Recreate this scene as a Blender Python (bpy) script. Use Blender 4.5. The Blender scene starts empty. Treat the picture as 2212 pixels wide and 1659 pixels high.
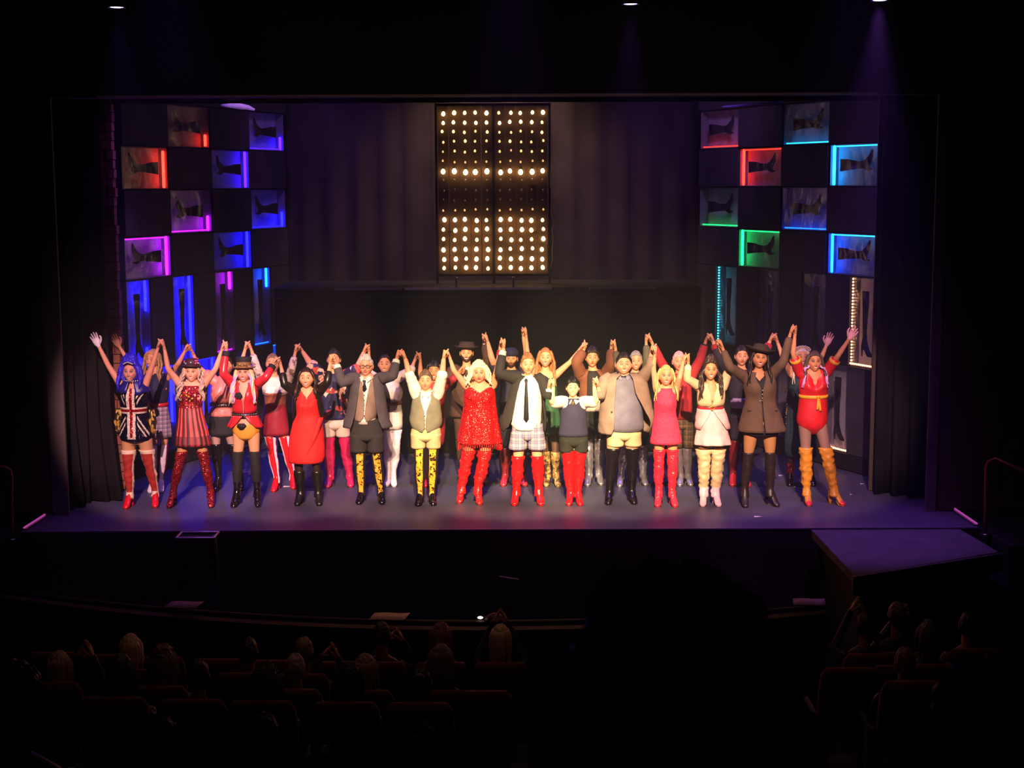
import bpy, math, random
import numpy as np
from mathutils import Matrix, Vector, noise as mnoise

random.seed(7)
SC = bpy.context.scene
COL = SC.collection

# ---------------------------------------------------------------- camera
FPX = 3204.0
PITCH = math.radians(7.635)
ROLL = math.radians(-0.25)
EYE = np.array((0.0, 0.0, 3.92))
cam_d = bpy.data.cameras.new('camera')
cam = bpy.data.objects.new('camera', cam_d)
COL.objects.link(cam)
cam_d.sensor_width = 36.0
cam_d.lens = 36.0 * FPX / 2212.0
cam_d.clip_start = 0.05
cam_d.clip_end = 200
RCAM = Matrix.Rotation(math.pi / 2 - PITCH, 3, 'X') @ Matrix.Rotation(ROLL, 3, 'Z')
cam.matrix_world = Matrix.Translation(Vector(EYE)) @ RCAM.to_4x4()
cam_d.dof.use_dof = True
cam_d.dof.focus_distance = 18.3
cam_d.dof.aperture_fstop = 7.0
SC.camera = cam
RC = np.array(RCAM)

# ---------------------------------------------------------------- world, exposure
wd = bpy.data.worlds.new('dark_house')
SC.world = wd
wd.use_nodes = True
wd.node_tree.nodes['Background'].inputs[0].default_value = (0.6, 0.35, 0.3, 1)
wd.node_tree.nodes['Background'].inputs[1].default_value = 0.005
SC.view_settings.view_transform = 'Standard'
SC.view_settings.look = 'None'
SC.view_settings.exposure = 0.0
SC.view_settings.gamma = 1.0
SC.view_settings.use_curve_mapping = False
try:
    SC.cycles.use_denoising = True
    SC.cycles.volume_bounces = 0
    SC.cycles.max_bounces = 5
    SC.cycles.sample_clamp_indirect = 4.0
except Exception:
    pass

# ---------------------------------------------------------------- stage lighting
def spot(loc, aim, power, col, deg, blend=0.4, size=0.12, name='spot_lamp'):
    d = bpy.data.lights.new(name, 'SPOT')
    d.energy = power
    d.color = col
    d.spot_size = math.radians(deg)
    d.spot_blend = blend
    d.shadow_soft_size = size
    o = bpy.data.objects.new(name, d)
    COL.objects.link(o)
    v = Vector(aim) - Vector(loc)
    o.matrix_world = Matrix.Translation(Vector(loc)) @ v.to_track_quat('-Z', 'Y').to_matrix().to_4x4()
    return o
# warm front-of-house spots, one pool beside the next
for k, (x, p_, c_) in enumerate(((-4.1, 14500, (1.0, .56, .54)), (-2.8, 14500, (1.0, .60, .50)), (-1.4, 15500, (1.0, .66, .42)), (.0, 26000, (1.0, .73, .40)), (1.25, 25000, (1.0, .73, .40)), (2.5, 13000, (1.0, .64, .48)), (3.5, 9500, (1.0, .56, .55)))):
    spot((x * .6, 3.2, 8.9), (x, 18.0, 1.12), p_, c_, 10.6 if abs(x) < 3.9 else 10.4, .35, .10, 'front_spot')
# violet wash from the flies
for k, x in enumerate((-4.2, -2.1, 0, 2.1, 4.2)):
    spot((x, 18.9, 6.4), (x, 18.6, 0), 400, (.26, .10, 1.0), 62, .8, .15, 'violet_wash')
for k, x in enumerate((-3.5, 0, 3.5)):
    spot((x, 15.2, 6.6), (x * 1.05, 17.1, 0), 260, (.34, .10, .95), 46, .9, .15, 'apron_wash')
# low warm glow on the backdrop from above
spot((-.2, 22.9, 6.3), (-.2, 24.3, 2.8), 520, (1.0, .62, .38), 110, .9, .3, 'backdrop_warm')
spot((-3.2, 20.0, 6.2), (-2.6, 24.3, 3.4), 260, (.5, .22, .9), 60, .9, .3, 'backdrop_violet')
spot((3.0, 20.0, 6.2), (2.4, 24.3, 3.4), 260, (.5, .22, .9), 60, .9, .3, 'backdrop_violet')
# violet and dusky light on the flats' upper parts
spot((-2.4, 18.3, 6.0), (-4.6, 20.6, 4.4), 420, (.72, .34, .92), 60, .8, .2, 'flat_violet')
spot((2.0, 18.3, 6.0), (4.1, 21.4, 4.2), 150, (.40, .18, .95), 60, .8, .2, 'flat_violet')

# unseen fill light added over the front stalls to lift the dark audience
hl = bpy.data.lights.new('audience_fill', 'AREA'); hl.energy = 15; hl.color = (1.0, .5, .34); hl.size = 7; hl.spread = math.radians(110)
ho = bpy.data.objects.new('audience_fill', hl); COL.objects.link(ho); ho.location = (0, 13.5, 7.0)


# ---------------------------------------------------------------- measuring helpers
def ray(px, py):
    v = np.array(((px - 1106.0) / FPX, -(py - 829.5) / FPX, -1.0))
    return RC @ v
def W(px, py, Y):
    d = ray(px, py)
    return EYE + d * (Y / d[1])
def G(px, py, z=0.0):
    d = ray(px, py)
    return EYE + d * ((z - EYE[2]) / d[2])

def lin(c):
    if isinstance(c, str):
        c = c.lstrip('#')
        c = [int(c[i:i + 2], 16) / 255 for i in (0, 2, 4)]
    return tuple(x / 12.92 if x <= .04045 else ((x + .055) / 1.055) ** 2.4 for x in c)

# ---------------------------------------------------------------- materials
MATS = {}
def mat(name, col, rough=0.7, metal=0.0, var=0.15, scale=9.0, bump=0.0, bscale=60.0, coat=0.0, spec=0.5, sheen=0.0):
    key = (name,)
    if key in MATS: return MATS[key]
    m = bpy.data.materials.new(name)
    m.use_nodes = True
    nt = m.node_tree; b = nt.nodes['Principled BSDF']
    c = lin(col)
    tc = nt.nodes.new('ShaderNodeTexCoord')
    nz = nt.nodes.new('ShaderNodeTexNoise')
    nz.inputs['Scale'].default_value = scale
    nz.inputs['Detail'].default_value = 4
    nt.links.new(tc.outputs['Object'], nz.inputs['Vector'])
    rp = nt.nodes.new('ShaderNodeValToRGB')
    rp.color_ramp.elements[0].position = 0.3
    rp.color_ramp.elements[1].position = 0.7
    rp.color_ramp.elements[0].color = tuple(x * (1 - var) for x in c) + (1,)
    rp.color_ramp.elements[1].color = tuple(min(1, x * (1 + var)) for x in c) + (1,)
    nt.links.new(nz.outputs[0], rp.inputs[0])
    nt.links.new(rp.outputs[0], b.inputs['Base Color'])
    b.inputs['Roughness'].default_value = rough
    b.inputs['Metallic'].default_value = metal
    b.inputs['Specular IOR Level'].default_value = spec
    if coat: b.inputs['Coat Weight'].default_value = coat
    if bump:
        n2 = nt.nodes.new('ShaderNodeTexNoise'); n2.inputs['Scale'].default_value = bscale
        nt.links.new(tc.outputs['Object'], n2.inputs['Vector'])
        bp = nt.nodes.new('ShaderNodeBump'); bp.inputs['Strength'].default_value = bump
        bp.inputs['Distance'].default_value = 0.02
        nt.links.new(n2.outputs[0], bp.inputs['Height'])
        nt.links.new(bp.outputs[0], b.inputs['Normal'])
    MATS[key] = m
    return m

def _base(name):
    m = bpy.data.materials.new(name); m.use_nodes = True
    nt = m.node_tree
    tc = nt.nodes.new('ShaderNodeTexCoord')
    return m, nt, nt.nodes['Principled BSDF'], tc

def emit(name, col, strength):
    if ('e', name) in MATS: return MATS[('e', name)]
    m, nt, b, tc = _base(name)
    c = lin(col)
    b.inputs['Base Color'].default_value = c + (1,)
    b.inputs['Emission Color'].default_value = c + (1,)
    b.inputs['Emission Strength'].default_value = strength
    MATS[('e', name)] = m
    return m

def sequin(name, col, dark, scale=70.0, metal=0.55, rough=0.25):
    """small shiny discs, each tilted its own way"""
    if name in MATS: return MATS[name]
    m, nt, b, tc = _base(name)
    v = nt.nodes.new('ShaderNodeTexVoronoi'); v.inputs['Scale'].default_value = scale
    nt.links.new(tc.outputs['Object'], v.inputs['Vector'])
    mx = nt.nodes.new('ShaderNodeMixRGB')
    sp = nt.nodes.new('ShaderNodeSeparateColor')
    nt.links.new(v.outputs['Color'], sp.inputs[0])
    nt.links.new(sp.outputs[0], mx.inputs[0])
    mx.inputs[1].default_value = lin(dark) + (1,)
    mx.inputs[2].default_value = lin(col) + (1,)
    nt.links.new(mx.outputs[0], b.inputs['Base Color'])
    b.inputs['Metallic'].default_value = metal
    b.inputs['Roughness'].default_value = rough
    geo = nt.nodes.new('ShaderNodeNewGeometry')
    vs = nt.nodes.new('ShaderNodeVectorMath'); vs.operation = 'SUBTRACT'
    vs.inputs[1].default_value = (.5, .5, .5)
    nt.links.new(v.outputs['Color'], vs.inputs[0])
    sc_ = nt.nodes.new('ShaderNodeVectorMath'); sc_.operation = 'SCALE'; sc_.inputs['Scale'].default_value = 0.9
    nt.links.new(vs.outputs[0], sc_.inputs[0])
    ad = nt.nodes.new('ShaderNodeVectorMath'); ad.operation = 'ADD'
    nt.links.new(geo.outputs['Normal'], ad.inputs[0]); nt.links.new(sc_.outputs[0], ad.inputs[1])
    nm = nt.nodes.new('ShaderNodeVectorMath'); nm.operation = 'NORMALIZE'
    nt.links.new(ad.outputs[0], nm.inputs[0])
    nt.links.new(nm.outputs[0], b.inputs['Normal'])
    MATS[name] = m
    return m

def plaid(name, base, c1, c2, sx=14.0, sz=14.0, w=0.22):
    if name in MATS: return MATS[name]
    m, nt, b, tc = _base(name)
    se = nt.nodes.new('ShaderNodeSeparateXYZ')
    nt.links.new(tc.outputs['Object'], se.inputs[0])
    def bars(sock, s, width, off=0.0):
        a = nt.nodes.new('ShaderNodeMath'); a.operation = 'MULTIPLY_ADD'
        a.inputs[1].default_value = s; a.inputs[2].default_value = off + 40.0
        nt.links.new(sock, a.inputs[0])
        f = nt.nodes.new('ShaderNodeMath'); f.operation = 'FRACT'
        nt.links.new(a.outputs[0], f.inputs[0])
        l = nt.nodes.new('ShaderNodeMath'); l.operation = 'LESS_THAN'; l.inputs[1].default_value = width
        nt.links.new(f.outputs[0], l.inputs[0])
        return l.outputs[0]
    cur = None
    for sock, s, wd_, off, c, fac in ((se.outputs[0], sx, w * 1.6, 0, c1, .55), (se.outputs[2], sz, w * 1.6, 0, c1, .55),
                                      (se.outputs[0], sx, w * .55, .55, c2, .7), (se.outputs[2], sz, w * .55, .55, c2, .7)):
        k = bars(sock, s, wd_, off)
        sm = nt.nodes.new('ShaderNodeMath'); sm.operation = 'MULTIPLY'; sm.inputs[1].default_value = fac
        nt.links.new(k, sm.inputs[0])
        mx = nt.nodes.new('ShaderNodeMixRGB')
        nt.links.new(sm.outputs[0], mx.inputs[0])
        if cur is None: mx.inputs[1].default_value = lin(base) + (1,)
        else: nt.links.new(cur, mx.inputs[1])
        mx.inputs[2].default_value = lin(c) + (1,)
        cur = mx.outputs[0]
    nt.links.new(cur, b.inputs['Base Color'])
    b.inputs['Roughness'].default_value = .85
    MATS[name] = m
    return m

def blotch(name, cols, scale=22.0, rough=0.7, kind='voronoi', metal=0.0, pos=None):
    """prints: cells or blotches of several colours (floral, snakeskin, lace)"""
    if name in MATS: return MATS[name]
    m, nt, b, tc = _base(name)
    nz0 = nt.nodes.new('ShaderNodeTexNoise'); nz0.inputs['Scale'].default_value = scale * .9
    mxv = nt.nodes.new('ShaderNodeMixRGB'); mxv.inputs[0].default_value = .06
    nt.links.new(tc.outputs['Object'], nz0.inputs['Vector'])
    nt.links.new(tc.outputs['Object'], mxv.inputs[1]); nt.links.new(nz0.outputs['Color'], mxv.inputs[2])
    if kind == 'voronoi':
        t = nt.nodes.new('ShaderNodeTexVoronoi'); t.inputs['Scale'].default_value = scale
        nt.links.new(mxv.outputs[0], t.inputs['Vector'])
        sp = nt.nodes.new('ShaderNodeSeparateColor'); nt.links.new(t.outputs['Color'], sp.inputs[0])
        fac = sp.outputs[0]
    else:
        t = nt.nodes.new('ShaderNodeTexNoise'); t.inputs['Scale'].default_value = scale; t.inputs['Detail'].default_value = 3
        nt.links.new(tc.outputs['Object'], t.inputs['Vector'])
        fac = t.outputs[0]
    rp = nt.nodes.new('ShaderNodeValToRGB'); rp.color_ramp.interpolation = 'CONSTANT'
    els = rp.color_ramp.elements
    n = len(cols)
    pos = pos or [i / n for i in range(n)]
    els[0].position = pos[0]; els[0].color = lin(cols[0]) + (1,)
    els[1].position = pos[1]; els[1].color = lin(cols[1]) + (1,)
    for i in range(2, n):
        e = els.new(pos[i]); e.color = lin(cols[i]) + (1,)
    nt.links.new(fac, rp.inputs[0])
    nt.links.new(rp.outputs[0], b.inputs['Base Color'])
    b.inputs['Roughness'].default_value = rough
    b.inputs['Metallic'].default_value = metal
    MATS[name] = m
    return m

def film_mat(name):
    if name in MATS: return MATS[name]
    m, nt, b, tc = _base(name)
    out = nt.nodes['Material Output']
    tr = nt.nodes.new('ShaderNodeBsdfTransparent')
    gl = nt.nodes.new('ShaderNodeBsdfGlossy'); gl.inputs['Roughness'].default_value = .28
    gl.inputs['Color'].default_value = (.8, .8, .85, 1)
    df = nt.nodes.new('ShaderNodeBsdfDiffuse'); df.inputs['Color'].default_value = (.5, .48, .54, 1)
    m1 = nt.nodes.new('ShaderNodeMixShader'); m1.inputs[0].default_value = .35
    m2 = nt.nodes.new('ShaderNodeMixShader'); m2.inputs[0].default_value = .17
    wv = nt.nodes.new('ShaderNodeTexWave'); wv.inputs['Scale'].default_value = 1.6
    wv.inputs['Distortion'].default_value = 6; wv.inputs['Detail'].default_value = 3; wv.inputs['Detail Scale'].default_value = 1.6
    nt.links.new(tc.outputs['Object'], wv.inputs['Vector'])
    bp = nt.nodes.new('ShaderNodeBump'); bp.inputs['Strength'].default_value = .45; bp.inputs['Distance'].default_value = .04
    nt.links.new(wv.outputs[0], bp.inputs['Height'])
    nt.links.new(bp.outputs[0], gl.inputs['Normal']); nt.links.new(bp.outputs[0], df.inputs['Normal'])
    nt.links.new(gl.outputs[0], m1.inputs[1]); nt.links.new(df.outputs[0], m1.inputs[2])
    nt.links.new(tr.outputs[0], m2.inputs[1]); nt.links.new(m1.outputs[0], m2.inputs[2])
    nt.links.new(m2.outputs[0], out.inputs[0])
    MATS[name] = m
    return m

def skin_mat():
    if 'skin' in MATS: return MATS['skin']
    m, nt, b, tc = _base('skin')
    a = nt.nodes.new('ShaderNodeAttribute'); a.attribute_name = 'col'
    nt.links.new(a.outputs['Color'], b.inputs['Base Color'])
    b.inputs['Roughness'].default_value = .55
    b.inputs['Specular IOR Level'].default_value = .35
    MATS['skin'] = m
    return m

# ---------------------------------------------------------------- mesh building
class MB:
    def __init__(s):
        s.v = []; s.f = []; s.m = []; s.c = []
    def add(s, vs, fs, mi=0, col=None):
        o = len(s.v)
        s.v.extend([tuple(map(float, p)) for p in vs])
        for k, f in enumerate(fs):
            s.f.append(tuple(i + o for i in f))
            s.m.append(mi[k] if isinstance(mi, (list, tuple)) else mi)
        if col is None: s.c.extend([(1, 1, 1)] * len(vs))
        elif np.ndim(col) == 1: s.c.extend([tuple(col)] * len(vs))
        else: s.c.extend([tuple(c) for c in col])
        return o
    def loft(s, rings, closed=True, cap0=True, cap1=True, mi=0, fn=None, col=None):
        n = len(rings[0]); vs = [p for r in rings for p in r]; fs = []; ms = []
        for i in range(len(rings) - 1):
            for j in range(n if closed else n - 1):
                k = (j + 1) % n
                fs.append((i * n + j, i * n + k, (i + 1) * n + k, (i + 1) * n + j))
                ms.append(fn(i, j) if fn else mi)
        if closed and cap0: fs.append(tuple(range(n - 1, -1, -1))); ms.append(fn(0, 0) if fn else mi)
        if closed and cap1:
            b = (len(rings) - 1) * n
            fs.append(tuple(b + j for j in range(n))); ms.append(fn(len(rings) - 2, 0) if fn else mi)
        return s.add(vs, fs, ms, col)
    def tube(s, pts, rad, n=8, mi=0, flat=1.0, ref=None, col=None, round_ends=True):
        """rad: list of radii; flat squashes the second axis"""
        pts = [np.array(p, float) for p in pts]
        rad = list(rad) if np.ndim(rad) else [rad] * len(pts)
        if round_ends:
            d0 = pts[0] - pts[1]; d0 = d0 / (np.linalg.norm(d0) + 1e-9)
            d1 = pts[-1] - pts[-2]; d1 = d1 / (np.linalg.norm(d1) + 1e-9)
            a, b = rad[0], rad[-1]
            pts = [pts[0] + d0 * a * .75, pts[0] + d0 * a * .5] + pts + [pts[-1] + d1 * b * .5, pts[-1] + d1 * b * .75]
            rad = [a * .35, a * .78] + rad + [b * .78, b * .35]
        rings = []
        u = None
        for i, p in enumerate(pts):
            t = pts[min(i + 1, len(pts) - 1)] - pts[max(i - 1, 0)]
            t = t / (np.linalg.norm(t) + 1e-9)
            if u is None:
                u = np.array(ref if ref is not None else ((0, 1, 0) if abs(t[1]) < .9 else (1, 0, 0)), float)
            u = u - t * np.dot(u, t); u = u / (np.linalg.norm(u) + 1e-9)
            w = np.cross(t, u)
            rings.append([p + rad[i] * (math.cos(a) * w + math.sin(a) * u * flat) for a in [2 * math.pi * k / n for k in range(n)]])
        return s.loft(rings, mi=mi, col=col)
    def box(s, c, h, mi=0, R=None):
        R = np.eye(3) if R is None else np.array(R)
        vs = [np.array(c) + R @ np.array((x * h[0], y * h[1], z * h[2])) for x in (-1, 1) for y in (-1, 1) for z in (-1, 1)]
        s.add(vs, [(0, 1, 3, 2), (4, 6, 7, 5), (0, 4, 5, 1), (2, 3, 7, 6), (0, 2, 6, 4), (1, 5, 7, 3)], mi)
    def ball(s, c, r, n=12, m=8, mi=0, R=None, col=None):
        r = np.array(r if np.ndim(r) else (r, r, r)); R = np.eye(3) if R is None else np.array(R)
        rings = []
        for i in range(1, m):
            a = math.pi * i / m
            rings.append([np.array(c) + R @ (r * np.array((math.sin(a) * math.cos(b), math.sin(a) * math.sin(b), math.cos(a)))) for b in [-2 * math.pi * k / n for k in range(n)]])
        s.loft(rings, mi=mi, col=col)
    def lathe(s, prof, n=24, c=(0, 0, 0), sx=1.0, sy=1.0, mi=0, R=None, fn=None, cap0=True, cap1=True):
        R = np.eye(3) if R is None else np.array(R); c = np.array(c)
        rings = [[c + R @ np.array((r * math.cos(a) * sx, r * math.sin(a) * sy, z)) for a in [2 * math.pi * k / n for k in range(n)]] for r, z in prof]
        s.loft(rings, mi=mi, fn=fn, cap0=cap0, cap1=cap1)
    def prism(s, poly, thick, M=None, mi=0):
        """poly: 2D outline in x,z, extruded along y; M 4x4 array"""
        n = len(poly)
        vs = [(x, -thick / 2, z) for x, z in poly] + [(x, thick / 2, z) for x, z in poly]
        if M is not None:
            M = np.array(M); vs = [(M @ np.array(p + (1,)))[:3] for p in vs]
        fs = [tuple(range(n)), tuple(range(2 * n - 1, n - 1, -1))] + [(j, j + n, (j + 1) % n + n, (j + 1) % n) for j in range(n)]
        s.add(vs, fs, mi)
    def obj(s, name, mats, parent=None, smooth=True, loc=(0, 0, 0), colattr=False):
        me = bpy.data.meshes.new(name)
        me.from_pydata(s.v, [], s.f)
        mats = mats if isinstance(mats, (list, tuple)) else [mats]
        for m in mats: me.materials.append(m)
        me.polygons.foreach_set('material_index', s.m)
        me.polygons.foreach_set('use_smooth', [smooth] * len(s.f))
        if colattr:
            a = me.color_attributes.new('col', 'FLOAT_COLOR', 'POINT')
            a.data.foreach_set('color', np.c_[np.array(s.c), np.ones(len(s.c))].astype('f4').ravel())
        me.update()
        o = bpy.data.objects.new(name, me)
        COL.objects.link(o)
        o.location = loc
        if parent: o.parent = parent
        return o

def solid(o, t, off=0.0):
    m = o.modifiers.new('thickness', 'SOLIDIFY'); m.thickness = t; m.offset = off
    return o
def tag(o, label=None, cat=None, group=None, kind=None):
    if label: o['label'] = label
    if cat: o['category'] = cat
    if group: o['group'] = group
    if kind: o['kind'] = kind
    return o
def empty(name, loc, label=None, cat=None, group=None):
    o = bpy.data.objects.new(name, None); COL.objects.link(o); o.location = loc
    o.empty_display_size = .1
    return tag(o, label, cat, group)

# ================================================================ the house and the stage
black_vel = mat('black_velour', '#1a181b', .95, spec=.1, var=.3, scale=3)
floor_m = mat('stage_vinyl', '#4e4b5c', .5, var=.18, scale=1.3, bump=.05, bscale=30, spec=.4)
plat_m = mat('platform_carpet', '#4c4752', .85, var=.2, scale=4, bump=.1, bscale=200)
wood_m = mat('dark_wall_wood', '#3a2a20', .7, var=.25, scale=2)
concrete_m = mat('dark_plaster', '#2b2422', .9, var=.2, scale=2)
trim_m = mat('grey_trim', '#5a4c4c', .6, var=.2, scale=3)
metal_m = mat('dull_metal', '#8a8480', .35, metal=.9, var=.1)
blackpaint_m = mat('black_paint', '#121014', .9, var=.3, scale=4)
flat_m = mat('flat_dark_panel', '#3b3740', .75, var=.3, scale=2.5)

def slab(name, poly, z0, z1, m, parent=None):
    """poly: outline in x,y; a solid between two heights"""
    b = MB(); n = len(poly)
    vs = [(x, y, z0) for x, y in poly] + [(x, y, z1) for x, y in poly]
    b.add(vs, [tuple(range(n - 1, -1, -1)), tuple(range(n, 2 * n))] + [(j, (j + 1) % n, (j + 1) % n + n, j + n) for j in range(n)])
    return b.obj(name, m, parent, smooth=False)
def boxobj(name, lo, hi, m, parent=None):
    return slab(name, [(lo[0], lo[1]), (hi[0], lo[1]), (hi[0], hi[1]), (lo[0], hi[1])], lo[2], hi[2], m, parent)

LIP = G(1080, 1143)[1]
xl, xr = G(45, 1148)[0], G(2112, 1138)[0]
YP = 17.55                                            # proscenium line
st = slab('floor', [(xl, LIP), (xr, LIP), (xr + .02, YP + .3), (7.5, YP + .3), (7.5, 25), (-7.5, 25), (-7.5, YP + .3), (xl - .02, YP + .3)], -.12, 0, floor_m)
tag(st, kind='structure')
fa = boxobj('wall_stage_front', (xl, LIP - .02, -1.9), (xr, LIP - .002, -.016), mat('fascia_black', '#2c1c18', .8, var=.3, scale=2))
tag(fa, kind='structure')
ed = boxobj('trim_1', (xl, LIP - .022, -.0155), (xr, LIP - .002, .003), mat('lip_edge', '#6e6672', .5))
tag(ed, kind='structure')
fl = boxobj('floor_house', (-14, 3.5, -2.0), (14, 25, -1.9), concrete_m); tag(fl, kind='structure')
# proscenium walls
px0, px1 = W(92, 600, YP)[0], W(2037, 600, YP)[0]
top = W(1106, 207, YP)[2]
for nm, a, b in (('wall_left', -9.5, px0), ('wall_right', px1, 9.5)):
    tag(boxobj(nm, (a, YP, -1.9), (b, YP + .29, 7.4), wood_m), kind='structure')
tag(boxobj('wall_front', (px0 + .002, YP, top), (px1 - .002, YP + .29, 7.4), concrete_m), kind='structure')
for k, (a, b) in enumerate(((px0 + .01, px0 + .2), (px1 - .13, px1 - .01))):
    o = boxobj('trim_%d' % (k + 2), (a, YP - .05, .0), (b, YP - .001, top), trim_m); tag(o, kind='structure')
o = boxobj('trim_4', (W(210, 207, YP)[0], YP - .03, top), (W(1893, 207, YP)[0], YP - .001, top + .022), mat('header_edge', '#d8ccb8', .5)); tag(o, kind='structure')
tag(boxobj('wall_side_left', (-9.6, 3.5, -1.9), (-9.5, 25, 7.4), wood_m), kind='structure')
tag(boxobj('wall_side_right', (9.5, 3.5, -1.9), (9.6, 25, 7.4), wood_m), kind='structure')
tag(boxobj('ceiling', (-9.6, 12.5, 7.4), (9.6, 25.1, 7.5), blackpaint_m), kind='structure')
tag(boxobj('wall_back', (-9.6, 25.0, -1.9), (9.6, 25.1, 7.4), blackpaint_m), kind='structure')
# wooden front panels on the left wall
for k in range(4):
    x0 = px0 - .04 - .75 * (k + 1)
    o = boxobj('panel', (x0, YP - .03, .02), (x0 + .735, YP - .0005, 7.2), mat('wall_board', '#4a3122', .55, var=.25, scale=3), bpy.data.objects['wall_left'])
for k in range(4):
    x0 = px1 + .04 + .75 * k
    o = boxobj('panel', (x0, YP - .03, .02), (x0 + .735, YP - .0005, 7.2), mat('wall_board', '#4a3122'), bpy.data.objects['wall_right'])
# low side stages beside the apron with their railings
o = slab('floor_left', [(-9.4, 15.6), (xl - .35, 16.4), (xl - .06, YP - .01), (-9.4, YP - .01)], -.6, -.12, blackpaint_m); tag(o, kind='structure')
o = slab('floor_right', [(xr + .2, 16.2), (9.4, 15.8), (9.4, YP - .01), (xr + .06, YP - .01)], -.6, -.1, blackpaint_m); tag(o, kind='structure')

def drape(name, x0, x1, y0, y1, z0, z1, folds, amp, label, m=black_vel, cat='curtain', group=None, puddle=0.0, seed=1, hem=None):
    rnd = random.Random(seed); n = max(24, int(folds * 12)); b = MB()
    ph = [rnd.uniform(-.6, .6) for _ in range(n + 1)]
    d = np.array((x1 - x0, y1 - y0)); L = np.linalg.norm(d); d = d / L; nn = np.array((d[1], -d[0]))
    rings = []
    for k in range(14):
        t = k / 13; row = []
        for j in range(n + 1):
            u = j / n
            a = amp * (math.sin(u * folds * 2 * math.pi + ph[j] * .5) + .3 * math.sin(u * folds * 5.3)) * (.75 + .35 * (1 - t))
            z = z0 + (z1 - z0) * t
            if hem: z = max(z, z0 + hem(u)) if k < 13 else z
            if puddle and k < 2: a += (.10 if k == 0 else .04) * puddle * (1 + math.sin(u * 9))
            p = np.array((x0, y0)) + d * L * u + nn * a
            row.append((p[0], p[1], z))
        rings.append(row)
    b.loft(rings, closed=False)
    o = solid(b.obj(name, m), .012, 0)
    if label: tag(o, label, cat, group)
    return o
cl = [G(150, 1095)[:2], G(247, 1076)[:2]]
drape('curtain', cl[0][0] - .12, cl[1][0], 17.93, cl[1][1] + .02, .015, 6.9, 4.5, .07, 'black velour leg curtain pooling on the floor beside the brick column', puddle=1, seed=3)
drape('curtain', 4.62, 5.5, 18.6, 17.97, .015, 6.9, 5, .07, 'black velour leg curtain hanging opposite, beyond the performer in yellow boots', seed=5)
BORDER = drape('border_curtain', -5.0, 4.66, 18.85, 18.85, W(1106, 221, 18.85)[2], 6.9, 16, .03, 'black border curtain hanging across the stage opening above the cast', seed=8)
# leg frame edges that catch blue light
for k, x in enumerate((205, 213)):
    p = W(x, 600, 18.75)[0]
    o = boxobj('trim_%d' % (5 + k), (p, 18.75 + .05 * k, .01), (p + .018, 18.77 + .05 * k, 5.6), mat('edge_blue_steel', '#6e7080', .4, metal=.6)); tag(o, kind='structure')
xr_ = W(1896, 600, 18.7)[0]
o = boxobj('trim_7', (xr_ - .035, 18.72, .01), (xr_ + .02, 18.76, 5.6), mat('edge_wood', '#4a3a34', .6)); tag(o, kind='structure')

drape('backdrop_curtain', -5.6, 5.6, 24.3, 24.3, .02, 7.2, 26, .028, 'dark full stage backdrop curtain behind the bulb board', m=mat('backdrop_wool', '#3a3238', .95, var=.2, scale=1.5, spec=.05), seed=11)

# ---------------------------------------------------------------- brick column (painted flat with separate bricks)
bx0, bx1, by = W(216, 700, 18.98)[0], W(259, 700, 18.98)[0], 18.98
bc = empty('brick_column', ((bx0 + bx1) / 2, by, 0), 'tall narrow red brick column flat beside the black leg curtain', 'column')
boxobj('mortar_core', (bx0 + .02, by + .02, .01), (bx1 - .02, by + .12, 5.3), mat('mortar_dark', '#2a1d1d', .95), bc).location = -Vector(bc.location)
brick_m = mat('old_brick', '#86503f', .85, var=.3, scale=5, bump=.3, bscale=40)
b = MB(); b.box((0, 0, 0), (.5, .5, .5)); protos = []
rnd = random.Random(4)
z = .015; k = 0
bme = b.obj('brick', brick_m, bc, smooth=False); first = True
while z < 5.2:
    h = .118
    lo = bx0 + rnd.uniform(-.008, .008); hi = bx1 + rnd.uniform(-.012, .016)
    cut = [lo, lo + (hi - lo) * (.36 if k % 2 else .62), hi] if k % 3 else [lo, lo + (hi - lo) * .3, lo + (hi - lo) * .68, hi]
    for i in range(len(cut) - 1):
        o = bme if first else bme.copy()
        if not first: COL.objects.link(o)
        first = False
        o.scale = (cut[i + 1] - cut[i] - .01, .13 + rnd.uniform(-.015, .015), h - .011)
        o.location = Vector(((cut[i] + cut[i + 1]) / 2, by + .05, z + h / 2)) - Vector(bc.location)
        o.rotation_euler = (0, rnd.uniform(-.012, .012), rnd.uniform(-.02, .02))
    z += h; k += 1

# ---------------------------------------------------------------- checkered flats with lit boxes and boot cut-outs
BOOT = [(-.13, .5), (.13, .5), (.10, .2), (.085, -.05), (.075, -.22), (.12, -.33), (.125, -.38), (.10, -.5), (.085, -.5), (.07, -.40),
        (.0, -.40), (-.08, -.47), (-.14, -.5), (-.30, -.5), (-.31, -.47), (-.2, -.40), (-.10, -.27), (-.07, -.15), (-.085, .05), (-.12, .25)]
ZR = [5.05, 4.46, 3.88, 3.26, 2.68, 1.46, .24]
glow = {'red': ('#ff2a1e', 9), 'violet': ('#2a0aff', 18), 'magenta': ('#b010f0', 12), 'blue': ('#0808ff', 30), 'azure': ('#0848ff', 18),
        'cyan': ('#18a0ff', 11), 'green': ('#10d860', 9), 'warm': ('#ffb070', 7), 'teal': ('#30c8d8', 5)}
filmM = film_mat('clear_film')
back_m = mat('box_back_silver', '#b4b0bc', .55, var=.15, scale=6, bump=.4, bscale=14)
side_m = mat('box_side', '#6a6672', .6)
cut_m = mat('boot_cutout_black', '#08070a', .95, spec=.05)
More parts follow.
